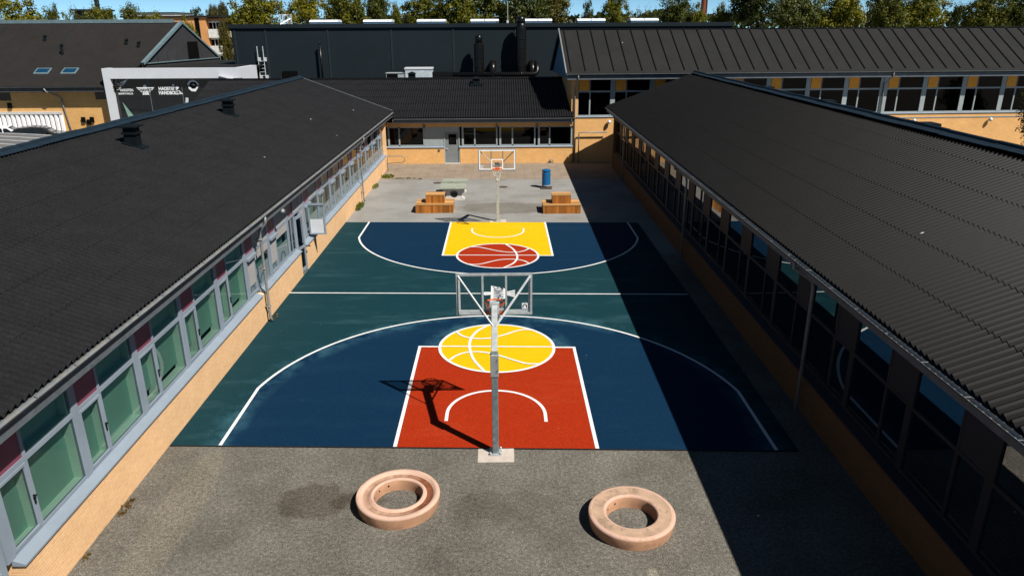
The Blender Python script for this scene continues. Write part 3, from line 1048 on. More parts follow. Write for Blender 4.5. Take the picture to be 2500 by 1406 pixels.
    gd = f.build('entrance_door', 'frame_blue_grey', root)
    g = MB()
    g.quad((-8.06, -7.4, 0.1), (-8.06, -5.2, 0.1), (-8.06, -5.2, ZT), (-8.06, -7.4, ZT))
    g.build('pane', 'clear_glass', gd)
    g = MB()
    g.box(-8.3, -8.2, -7.3, -5.3, 0.1, ZT)
    g.build('blind', 'pale_green', gd)
    # downpipes with their swan necks
    for y in (8.08, 26.1):
        m = MB()
        m.tube([(-7.46, y - 0.1, 3.70), (-7.46, y - 0.1, 3.50), (-7.70, y, 3.22), (-7.72, y, 3.05), (-7.72, y, 0.16), (-7.66, y, 0.05)], 0.045, 10)
        for z in (0.55, 1.9, 2.9):
            m.box(-7.86, -7.66, y - 0.06, y + 0.06, z, z + 0.03)
        m.build('downpipe', 'zinc', root, smooth=True)
    # security lamp under the eave
    m = MB()
    m.tube([(-7.72, 10.2, 3.56), (-7.72, 10.2, 3.42), (-7.62, 10.2, 3.36)], 0.03, 8)
    m.lathe([(0.02, 0.09), (0.07, 0.07), (0.10, 0.01), (0.09, -0.04), (0.04, -0.08), (0.01, -0.09)], (-7.56, 10.2, 3.34), 16)
    m.build('wall_lamp', 'galvanised_mid', root, smooth=True)
    for y in (7.75, 20.5):
        m = MB()
        m.lathe([(0.01, 0.10), (0.12, 0.08), (0.2, 0.0), (0.18, -0.02), (0.01, -0.02)], (-7.66, y, 3.45), 16)
        m.build('eave_light', 'fascia', root, smooth=True)
    return root
west_wing()

# ------------------------------------------------------------------ the wing across the far end of the yard
def far_wing():
    YW = 38.3
    root = thing('school_wing', 'low brick school wing with a grey door closing the far end of the court', 'building', (-4, 41, 0))
    m = MB()
    m.box(-8.2, -3.95, YW, YW + 0.3, 0, 1.16)
    m.box(-2.80, 5.42, YW, YW + 0.3, 0, 1.16)
    m.box(-8.2, 5.42, YW, YW + 0.3, 2.66, 2.98)
    m.box(-22.3, -8.2, YW, YW + 0.3, 0, 3.0)
    m.box(-22.3, 5.42, 49.2, 49.4, 0, 3.0)
    m.box(5.12, 5.42, YW + 0.3, 49.2, 0, 3.0)
    m.box(-22.3, -22.0, YW + 0.3, 49.2, 0, 3.0)
    m.build('wall', 'brick', root)
    m = MB()
    m.box(-22, 5.1, YW + 0.35, 49.1, 0.02, 0.06)
    m.box(-22, 5.1, 42.0, 42.1, 0.06, 3.0)
    m.build('interior', 'floor_dim', root)
    m = MB()
    for a, b in ((-8.15, -3.92), (-2.83, 5.45)):
        m.prism([(a, YW - 0.06, 1.17), (a, YW - 0.06, 1.20), (a, YW + 0.1, 1.28), (a, YW + 0.1, 1.17)], (b - a, 0, 0))
    m.build('window_sill', 'frame_blue_grey', root)
    # window groups
    groups = [(-8.02, -5.35, -7.18), (-2.65, -0.05, -1.70), (0.08, 2.72, 1.04), (2.90, 5.40, 3.75)]
    for a, b, c in groups:
        f = MB()
        f.box(a, a + 0.14, YW + 0.06, YW + 0.14, 1.28, 2.66)
        f.box(b - 0.10, b, YW + 0.06, YW + 0.14, 1.28, 2.66)
        f.box(c - 0.05, c + 0.05, YW + 0.065, YW + 0.13, 1.28, 2.66)
        f.box(a + 0.14, b - 0.10, YW + 0.065, YW + 0.135, 1.28, 1.36)
        f.box(a + 0.14, b - 0.10, YW + 0.065, YW + 0.135, 2.58, 2.66)
        w = f.build('window', 'frame_green_grey', root)
        g = MB()
        g.quad((a + 0.1, YW + 0.11, 1.3), (b - 0.06, YW + 0.11, 1.3), (b - 0.06, YW + 0.11, 2.64), (a + 0.1, YW + 0.11, 2.64))
        g.build('pane', 'dim_glass', w)
        if a == -2.65:
            g = MB()
            g.box(a + 0.15, c - 0.06, YW + 0.2, YW + 0.21, 1.36, 2.6)
            g.build('blind', 'grey_panel', w)
    m = MB()
    m.box(-5.34, -3.96, YW + 0.07, YW + 0.12, 1.28, 2.66)
    for x in (-5.02, -4.28):
        m.box(x, x + 0.02, YW + 0.065, YW + 0.07, 1.28, 2.66)
    m.build('panel', 'frame_green_grey', root)
    # door
    m = MB()
    m.box(-3.95, -3.86, YW + 0.04, YW + 0.16, 0, 2.66)
    m.box(-2.89, -2.80, YW + 0.04, YW + 0.16, 0, 2.66)
    m.box(-3.86, -2.89, YW + 0.05, YW + 0.15, 2.28, 2.66)
    m.build('door_frame', 'frame_green_grey', root)
    m = MB()
    m.box(-3.85, -2.90, YW + 0.09, YW + 0.13, 0.04, 1.02)
    m.box(-3.85, -3.62, YW + 0.09, YW + 0.13, 1.02, 2.28)
    m.box(-3.05, -2.90, YW + 0.09, YW + 0.13, 1.02, 2.28)
    m.box(-3.62, -3.05, YW + 0.09, YW + 0.13, 1.02, 1.36)
    m.box(-3.62, -3.05, YW + 0.09, YW + 0.13, 2.12, 2.28)
    m.box(-3.78, -2.97, YW + 0.083, YW + 0.09, 0.62, 0.64)
    d = m.build('door', 'door_grey', root)
    g = MB()
    g.quad((-3.62, YW + 0.11, 1.36), (-3.05, YW + 0.11, 1.36), (-3.05, YW + 0.11, 2.12), (-3.62, YW + 0.11, 2.12))
    g.build('pane', 'dim_glass', d)
    h = MB()
    h.box(-3.80, -3.74, YW + 0.02, YW + 0.09, 1.05, 1.11)
    h.box(-3.80, -3.66, YW + 0.01, YW + 0.03, 1.07, 1.10)
    h.build('handle', 'pale_metal', d)
    m = MB()
    m.box(-3.93, -2.82, YW - 0.12, YW + 0.06, 0.0, 0.045)
    m.build('door_step', 'pale_concrete', root)
    m = MB()
    m.box(-4.35, -4.22, YW - 0.09, YW - 0.001, 0.98, 1.12)
    m.build('wall_socket', 'door_grey', root)
    # eave
    m = MB()
    m.box(-7.5, 5.5, 37.66, 37.70, 3.02, 3.26)
    m.box(-7.5, 5.42, 37.70, YW, 3.0, 3.02)
    m.build('fascia', 'fascia', root)
    m = MB()
    gutter(m, (-7.4, 37.59, 3.30), (5.5, 37.59, 3.30), 0.07)
    m.build('gutter', ['zinc', 'gutter_dark'], root)
    m = MB()
    corrugated(m, (-22.5, 37.66, 3.37), (5.45, 37.66, 3.37), (5.45, 44.2, 5.62), (-22.5, 44.2, 5.62), row=1.2)
    roof = m.build('roof', 'fibre_roof', root)
    m = MB()
    m.quad((-22.5, 44.2, 5.60), (5.45, 44.2, 5.60), (5.45, 50.2, 3.5), (-22.5, 50.2, 3.5))
    m.quad((-22.5, 37.7, 3.30), (-22.5, 44.2, 5.54), (5.4, 44.2, 5.54), (5.4, 37.7, 3.30))
    m.build('roof_underside', 'soffit', root)
    m = MB()
    m.tube([(-22.5, 44.2, 5.64), (5.45, 44.2, 5.64)], 0.10, 8)
    m.build('ridge_cap', 'dark_metal', roof)
    for x, y, z in ((-1.65, 43.2, 5.28), (-6.75, 44.35, 5.6)):
        m = MB()
        m.box(x - 0.5, x + 0.5, y - 0.45, y + 0.45, z - 0.1, z + 0.06)
        m.box(x - 0.26, x + 0.26, y - 0.26, y + 0.26, z, z + 0.42)
        b = [(x - 0.36, y - 0.36, z + 0.42), (x + 0.36, y - 0.36, z + 0.42), (x + 0.36, y + 0.36, z + 0.42), (x - 0.36, y + 0.36, z + 0.42), (x, y, z + 0.58)]
        m.add(b, [(0, 1, 4), (1, 2, 4), (2, 3, 4), (3, 0, 4), (3, 2, 1, 0)])
        m.build('roof_vent', 'vent_metal', roof)
    m = MB()
    m.tube([(5.25, 37.6, 3.26), (5.25, 37.62, 3.1), (5.35, 38.1, 2.7), (5.35, 38.2, 2.5)], 0.04, 8)
    m.build('downpipe', 'zinc', root, smooth=True)
    for x in (-0.1, 2.8, -5.35):
        m = MB()
        m.box(x - 0.02, x + 0.02, 38.22, 38.3, 2.66, 3.0)
        m.box(x - 0.09, x + 0.09, 38.16, 38.26, 2.58, 2.70)
        m.build('wall_lamp', 'door_grey', root)
    return root
far_wing()

# ------------------------------------------------------------------ the wing in shade on the sunward side
def east_wing():
    root = thing('school_wing', 'low corrugated-roofed school wing whose shaded wall throws the long shadow over the court', 'building', (13, 10, 0))
    Y0, Y1 = -24.0, 37.0
    k = 0.0065
    def X(x, y): return x + k * (y + 6)
    m = MB()
    def run(x0, x1, a, b, z0, z1):
        m.prism([(X(x0, a), a, z0), (X(x1, a), a, z0), (X(x1, b), b, z0), (X(x0, b), b, z0)], (0, 0, z1 - z0))
    run(7.85, 8.15, Y0, 36.4, 0, 1.0)
    run(7.83, 8.2, 36.2, 36.6, 0, 3.7)
    run(19.6, 19.8, Y0, 36.6, 0, 3.7)
    run(8.2, 19.6, Y0, Y0 + 0.2, 0, 3.7)
    run(8.2, 19.6, 36.45, 36.6, 0, 3.7)
    m.build('wall', 'shade_toned_brick', root)
    m = MB()
    m.box(8.3, 19.5, Y0 + 0.3, 36.3, 0.02, 0.08)
    m.box(12.0, 12.1, Y0 + 0.3, 36.3, 0.08, 3.6)
    m.build('interior', 'floor_dim', root)
    m = MB()
    m.prism([(X(7.8, Y0), Y0, 1.0), (X(7.8, Y0), Y0, 1.035), (X(8.02, Y0), Y0, 1.12), (X(8.02, Y0), Y0, 1.0)], (k * 60.2, 60.2, 0))
    m.build('window_sill', 'shade_toned_frame', root)
    m = MB()
    run(7.97, 8.2, Y0, 36.2, 3.5, 3.75)
    m.build('lintel', 'fascia', root)
    y = -10.0
    while y < 35.5:
        y1 = min(y + 2.44, 36.2)
        f = MB()
        xa = X(8.0, y)
        f.box(xa, xa + 0.08, y - 0.1, y + 0.1, 1.1, 3.5)
        f.box(xa + 0.015, xa + 0.07, y + 0.85, y + 0.93, 1.12, 3.5)
        for z in (1.11, 2.47, 3.42):
            f.box(xa + 0.012, xa + 0.07, y + 0.1, y1 - 0.1, z, z + 0.08)
        w = f.build('window', 'shade_toned_frame', root)
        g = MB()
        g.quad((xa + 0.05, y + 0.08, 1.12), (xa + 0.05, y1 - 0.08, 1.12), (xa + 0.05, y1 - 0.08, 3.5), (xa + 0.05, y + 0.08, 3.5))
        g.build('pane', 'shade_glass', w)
        p = MB()
        p.box(xa + 0.02, xa + 0.045, y + 0.1, y + 0.85, 2.55, 3.42)
        p.build('panel', 'shade_toned_frame', w)
        y += 2.44
    # roof
    E0 = (X(7.22, Y0), Y0, 4.24); E1 = (X(7.22, 36.2), 36.2, 4.24)
    R0 = (X(13.45, Y0), Y0, 6.35); R1 = (X(13.45, 37.4), 37.4, 6.35)
    m = MB()
    corrugated(m, E0, E1, R1, R0)
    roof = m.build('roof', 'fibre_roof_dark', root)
    m = MB()
    m.quad(R0, (20.6, Y0, 4.1), (20.8, 37.2, 4.1), R1)
    m.quad((X(7.22, Y0), Y0, 4.15), (X(7.22, 36.2), 36.15, 4.15), (R1[0], 37.3, 6.26), (R0[0], Y0, 6.26))
    m.add([(X(8, 36.6), 36.6, 3.7), (13.7, 36.9, 6.2), (19.8, 36.6, 3.7)], [(0, 1, 2)])
    m.build('roof_underside', 'soffit', root)
    m = MB()
    n = 26
    for i in range(n):
        a = Y0 + (37.4 - Y0) * i / n; b = Y0 + (37.4 - Y0) * (i + 1) / n + 0.06
        xa, h = X(13.45, a), 0.012 * (i % 2)
        for sx in (1, -1):
            m.prism([(xa, a, 6.45 + h), (xa + sx * 0.30, a, 6.365 + h), (xa + sx * 0.30, a, 6.35 + h), (xa, a, 6.42 + h)], (k * (b - a), b - a, 0))
        m.tube([(xa, a, 6.44 + h), (X(13.45, b), b, 6.44 + h)], 0.07, 8)
    m.build('ridge_cap', 'ridge_metal', roof)
    for y in (8.2, 15.8, 23.1):
        x = X(13.75, y); z = 6.35
        m = MB()
        m.box(x - 0.35, x + 0.15, y - 0.3, y + 0.3, z - 0.2, z + 0.16)
        m.prism([(x - 0.95, y - 0.45, z - 0.30), (x - 0.35, y - 0.45, z - 0.08), (x - 0.35, y + 0.45, z - 0.08), (x - 0.95, y + 0.45, z - 0.30)], (0, 0, 0.07))
        m.build('roof_vent', 'vent_metal', roof)
    m = MB()
    gutter(m, (X(7.14, Y0), Y0, 4.19), (X(7.14, 36.2), 36.2, 4.19))
    m.build('gutter', ['zinc', 'gutter_dark'], root)
    m = MB()
    def run2(x0, x1, z0, z1):
        m.prism([(X(x0, Y0), Y0, z0), (X(x1, Y0), Y0, z0), (X(x1, 36.2), 36.2, z0), (X(x0, 36.2), 36.2, z0)], (0, 0, z1 - z0))
    run2(7.26, 7.30, 3.90, 4.16)
    run2(7.30, 8.2, 3.90, 3.92)
    run2(8.0, 8.2, 3.75, 3.90)
    m.build('fascia', 'fascia', root)
    for y in (1.5, 14.5, 31.0):
        m = MB()
        x = X(7.16, y)
        m.tube([(x, y, 4.15), (x, y, 3.95), (x + 0.5, y, 3.6), (x + 0.54, y, 3.4), (x + 0.54, y, 0.1)], 0.045, 10)
        m.build('downpipe', 'zinc', root, smooth=True)
    return root
east_wing()

# ------------------------------------------------------------------ two-storey block, seen over the shaded roof
def tall_block():
    rot = R(2.5)
    root = thing('school_block', 'taller brick school block with battened felt roof, orange panels and a long band of windows', 'building', (5.3, 38.42, 0), rot)
    Lx = 48.0
    # local: x along the front, y into the building
    def build(m, name, mats, parent=root, **kw):
        return m.build(name, mats, parent, world=False, **kw)
    ZS, ZM, ZT = 3.24, 4.98, 5.95
    m = MB()
    m.box(0, Lx, 0, 0.3, 0, ZS)
    m.box(0, 0.45, 0, 0.3, ZS, ZT)
    m.box(0, 0.3, 0.3, 8.6, 0, ZT)
    m.box(0, Lx, 8.6, 8.9, 0, ZT)
    m.box(Lx - 0.3, Lx, 0.3, 8.6, 0, ZT)
    build(m, 'wall', 'brick')
    m = MB()
    m.box(0.35, Lx - 0.4, 0.4, 8.5, 2.95, 3.05)
    m.box(0.35, Lx - 0.4, 4.0, 4.1, 3.05, 6.0)
    build(m, 'interior', 'floor_dim')
    m = MB()
    m.prism([(0.35, -0.06, ZS), (0.35, -0.06, ZS + 0.04), (0.35, 0.12, ZS + 0.1), (0.35, 0.12, ZS)], (Lx - 0.5, 0, 0))
    m.box(14.0, Lx, -0.03, -0.001, ZS - 0.32, ZS - 0.26)
    build(m, 'window_sill', 'frame_blue_grey')
    xs = [0.45, 2.97, 5.8, 8.65, 11.5, 14.35, 17.3, 20.15, 23.13, 26.1, 29.1, 32.1, 35.1, 38.1, 41.1, 44.1, 47.0]
    for i in range(len(xs) - 1):
        a, b = xs[i], xs[i + 1]
        f = MB()
        pw = 0.17 if i else 0.05
        f.box(a - pw, a + pw, 0.03, 0.14, ZS + 0.08, ZT)
        if abs(a - 23.13) < 0.1:
            f.box(a - 0.42, a - 0.22, 0.03, 0.14, ZS + 0.08, ZT)
        c = a + pw + 0.78
        f.box(c, c + 0.09, 0.04, 0.13, ZS + 0.08, ZM)
        f.box(a + pw, b - 0.17, 0.05, 0.13, ZS + 0.08, ZS + 0.16)
        f.box(a + pw, b - 0.17, 0.05, 0.13, ZM, ZM + 0.12)
        w = build(f, 'window', 'frame_green_grey')
        g = MB()
        g.quad((a, 0.10, ZS + 0.1), (b, 0.10, ZS + 0.1), (b, 0.10, ZT), (a, 0.10, ZT))
        build(g, 'pane', 'dim_glass', w)
        p = MB()
        p.box(a + pw + 0.03, c - 0.02, 0.02, 0.06, ZM + 0.12, ZT - 0.02)
        build(p, 'panel', 'orange_panel', w)
        p = MB()
        p.box(c + 0.0, c + 0.09, 0.04, 0.12, ZM + 0.12, ZT)
        build(p, 'mullion', 'frame_dark', w)  # darker than the mullion below: eave shadow painted into the colour
    # roof: ridge halfway back
    ey, ez, ry, rz = -0.80, 6.32, 4.1, 9.22
    rise = 0.30
    m = MB()
    m.prism([(-0.5, ey, ez), (-0.5, ry, rz), (-0.5, ry, rz - 0.12), (-0.5, ey, ez - 0.12)], (Lx + 1, 0, 0))
    m.prism([(-0.5, 9.6, 6.1), (-0.5, 9.6, 5.98), (-0.5, ry, rz - 0.12), (-0.5, ry, rz)], (Lx + 1, 0, 0))
    roof = build(m, 'roof', 'felt_roof')
    m = MB()
    x = -0.16
    sl = (rz - ez) / (ry - ey)
    while x < Lx + 0.5:
        m.bar((x, ey + 0.25, ez + sl * 0.25 + 0.025), (x, ry - 0.05, rz + 0.0), 0.06, 0.07)
        x += 1.01
    build(m, 'roof_batten', 'dark_metal', roof)
    m = MB()
    m.bar((-0.52, ey - 0.02, ez + 0.0), (-0.52, ry, rz + 0.02), 0.09, 0.16)
    m.bar((-0.52, 9.6, 6.1), (-0.52, ry, rz + 0.02), 0.09, 0.16)
    build(m, 'verge', 'zinc', roof)
    m = MB()
    m.bar((-0.45, ry, rz + 0.02), (Lx + 0.5, ry, rz + 0.02), 0.22, 0.05)
    build(m, 'ridge_cap', 'dark_metal', roof)
    m = MB()
    m.add([(-0.30, ey + 0.05, 5.95), (-0.30, ry, rz - 0.14), (-0.30, 9.4, 5.95), (-0.02, ey + 0.05, 5.95), (-0.02, ry, rz - 0.14), (-0.02, 9.4, 5.95)],
          [(0, 1, 2), (5, 4, 3), (0, 3, 4, 1), (1, 4, 5, 2), (2, 5, 3, 0)])
    build(m, 'gable', 'gable_blue')
    m = MB()
    m.box(-0.45, Lx + 0.4, ey - 0.02, ey + 0.03, ez - 0.40, ez - 0.13)
    m.box(-0.30, Lx + 0.3, ey + 0.03, 0.0, ez - 0.40, ez - 0.37)
    build(m, 'fascia', 'fascia')
    m = MB()
    gutter(m, (-0.48, ey - 0.11, ez - 0.02), (Lx + 0.4, ey - 0.11, ez - 0.02), 0.075)
    build(m, 'gutter', ['zinc', 'gutter_dark'])
    for x in (0.22, 22.95):
        m = MB()
        m.tube([(x + 0.1, ey - 0.1, ez - 0.08), (x + 0.1, ey - 0.05, ez - 0.35), (x, -0.12, ez - 0.95), (x, -0.09, ez - 1.1), (x, -0.09, 0.1 if x < 1 else 2.0)], 0.05, 10)
        build(m, 'downpipe', 'zinc', smooth=True)
    for x, z in ((2.75, 2.90), (25.6, 2.72), (31.5, 2.74)):
        m = MB()
        m.tube([(x, 0.0, z + 0.05), (x, -0.14, z + 0.05)], 0.03, 8)
        m.lathe([(0.01, 0.22), (0.08, 0.20), (0.13, 0.10), (0.13, -0.04), (0.01, -0.05)], (x, -0.20, z - 0.05), 14)
        build(m, 'wall_lamp', 'pale_metal', smooth=True)
    # handrail and steel frame at the passage
    m = MB()
    m.tube([(0.55, -0.25, 0), (0.55, -0.25, 2.1), (0.62, -0.25, 2.2), (2.6, -0.25, 2.2)], 0.045, 8)
    build(m, 'passage_frame', 'zinc', smooth=True)
    return root
tall_block()

# ------------------------------------------------------------------ big dark hall behind
def dark_hall():
    root = thing('sports_hall', 'large flat-roofed hall clad in dark slate panels behind the school wings', 'building', (-1, 66, 0))
    m = MB()
    m.box(-23.1, 20.5, 52, 88, 0, 9.55)
    hall = m.build('wall', 'slate_cladding', root)
    for x in (-22.9, -20.25, -14.85, -9.35, -3.95, 1.5, 6.9, 12.4, 17.8, 20.2):
        m = MB()
        m.box(x, x + 0.16, 51.96, 51.998, 0.2, 9.3)
        m.build('panel_joint', 'slate_joint', root)
    m = MB()
    m.box(-23.25, 20.65, 51.85, 52.15, 9.42, 9.74)
    m.box(-23.25, -22.9, 52.15, 88.1, 9.42, 9.74)
    m.box(20.35, 20.65, 52.15, 88.1, 9.42, 9.74)
    m.build('parapet', 'slate_cladding', root)
    m = MB()
    m.box(-22.9, 20.35, 52.15, 88, 9.555, 9.6)
    m.build('roof', 'felt_roof', root)
    for i in range(7):
        a = -16.57 + 4.735 * i; b = a + 2.45
        m = MB()
        m.box(a, b, 53.3, 55.2, 9.6, 9.90)
        d = m.build('skylight', 'dome_blue', root)
        m = MB()
        c = (a + b) / 2
        for p, q in ((a - 0.02, c - 0.035), (c + 0.035, b + 0.02)):
            m.prism([(p, 53.26, 9.905), (p, 53.30, 9.99), (p, 53.7, 10.09), (p, 54.8, 10.09), (p, 55.2, 9.99), (p, 55.24, 9.905)], (q - p, 0, 0))
        m.build('dome', 'dome_white', d)
    # ladder on the front
    m = MB()
    for x in (-20.95, -20.45):
        m.tube([(x, 51.72, 5.0), (x, 51.72, 7.95)], 0.03, 8)
    z = 5.2
    while z < 6.95:
        m.tube([(-20.95, 51.72, z), (-20.45, 51.72, z)], 0.022, 6)
        z += 0.3
    for z in (5.35, 6.85):
        for x in (-20.95, -20.45):
            m.box(x - 0.02, x + 0.16, 51.66, 52.0, z - 0.16, z + 0.16)
    m.build('ladder', 'pale_metal', root)
    # ladder cage at the roof edge
    m = MB()
    for k in range(9):
        a = R(-20 + 220 * k / 8)
        x, y = -18.52 + 0.48 * math.cos(a), 53.0 + 0.48 * math.sin(a)
        m.tube([(x, y, 9.7), (x, y, 10.55)], 0.022, 6)
    for z in (9.95, 10.5):
        m.tube([(-18.52 + 0.48 * math.cos(R(-20 + 220 * k / 16)), 53.0 + 0.48 * math.sin(R(-20 + 220 * k / 16)), z) for k in range(17)], 0.025, 6)
    m.tube([(-18.9, 52.3, 9.7), (-18.1, 52.9, 10.2)], 0.05, 6)
    m.build('ladder_cage', 'pale_metal', root)
    m = MB()
    m.box(0.80, 0.98, 52.3, 52.5, 9.7, 9.96)
    m.tube([(0.9, 52.4, 9.9), (0.9, 52.4, 11.5)], 0.022, 6)
    m.build('antenna', 'pale_metal', root)
    # slim flue with a bracket
    m = MB()
    m.tube([(-15.45, 51.6, 4.5), (-15.45, 51.6, 8.1)], 0.09, 10)
    m.lathe([(0.05, 0), (0.13, 0.05), (0.02, 0.2)], (-15.45, 51.6, 8.1), 10)
    m.build('flue', 'dark_metal', root, smooth=True)
    m = MB()
    m.box(-19.0, -17.7, 51.9, 51.99, 5.3, 5.85)
    m.build('grille', 'louvre', root)
    # low link roof the ducts stand on
    m = MB()
    m.box(-22.9, 4.9, 49.5, 52, 0, 4.9)
    m.build('link_roof', 'felt_roof', root)
    def duct(x, y, r, ztop, rt, zs):
        m = MB()
        prof = [(r, 0.0)]
        z = 0.5
        while z < zs - 4.9:
            prof += [(r, z), (r + 0.025, z + 0.02), (r + 0.025, z + 0.06), (r, z + 0.08)]
            z += 0.75
        prof += [(r, zs - 4.9), (rt, zs - 4.8)]
        m.lathe(prof, (x, y, 4.9), 28)
        d = m.build('flue', 'dark_metal', root)
        smooth_by_angle(d, 40)
        m = MB()
        h = ztop - zs
        m.lathe([(rt, -0.05), (rt, h - rt * 0.8), (rt * 0.9, h - rt * 0.35), (rt * 0.6, h - rt * 0.08), (0.01, h)], (x, y, zs), 28)
        m.build('cowl', 'dark_metal', d, smooth=True)
    duct(-1.62, 50.9, 0.42, 8.80, 0.30, 8.05)
    duct(2.02, 51.0, 0.44, 10.30, 0.36, 9.60)
    m = MB()
    m.tube([(-5.4, 50.2, 5.58), (3.05, 50.2, 5.58), (3.28, 50.25, 5.64), (3.40, 50.35, 5.82), (3.42, 50.5, 6.1), (3.36, 50.75, 6.38), (3.3, 51.2, 6.48), (3.3, 52.0, 6.48)], 0.19, 16)
    m.tube([(1.95, 50.2, 5.58), (2.10, 50.2, 5.58)], 0.205, 16)
    m.build('duct_pipe', 'dark_metal', root, smooth=True)
    m = MB()
    m.tube([(-0.45, 50.3, 4.9), (-0.45, 50.3, 6.0), (-0.45, 50.45, 6.3), (-0.45, 50.8, 6.42), (-0.45, 52.0, 6.42)], 0.30, 16)
    m.tube([(3.0, 50.8, 4.9), (3.0, 50.8, 5.9), (3.0, 51.0, 6.25), (3.0, 51.4, 6.4), (3.0, 52.0, 6.4)], 0.30, 16)
    m.build('duct_elbow', 'dark_metal', root, smooth=True)
    # ventilation unit on the link roof
    t = thing('ventilation_unit', 'pale boxy ventilation unit on the flat roof below the dark hall', 'ventilation unit', (-7, 50.4, 4.9))
    m = MB(); m.box(-7.95, -5.65, 49.8, 51.0, 4.905, 6.05); b = bevel(m.build('body', 'vent_box_pale', t), 0.02)
    m = MB(); m.box(-8.0, -5.60, 49.75, 51.05, 6.05, 6.18); m.build('lid', 'white_panel', t)
    m = MB(); m.box(-9.6, -7.96, 49.9, 50.9, 4.905, 5.72); m.box(-9.65, -7.96, 49.85, 50.95, 5.721, 5.76); m.build('intake_box', 'galvanised_plate', t)
    m = MB(); m.box(-9.55, -8.6, 49.89, 49.899, 5.0, 5.68); m.build('grille', 'louvre', t)
    m = MB(); m.box(-5.64, -3.9, 50.0, 50.9, 4.905, 5.8); m.build('exhaust_box', 'dark_metal', t)
dark_hall()

# ------------------------------------------------------------------ gym with pitched roof and framed entrance
def letters(m, s, size, x, z, y, mi=0, shear=0, bold=0.0, sx=1.0):
    vs, fs = text_mesh(s, size, shear=shear, bold=bold)
    m.add([(x + v.x * sx, y, z + v.y) for v in vs], fs, mi)

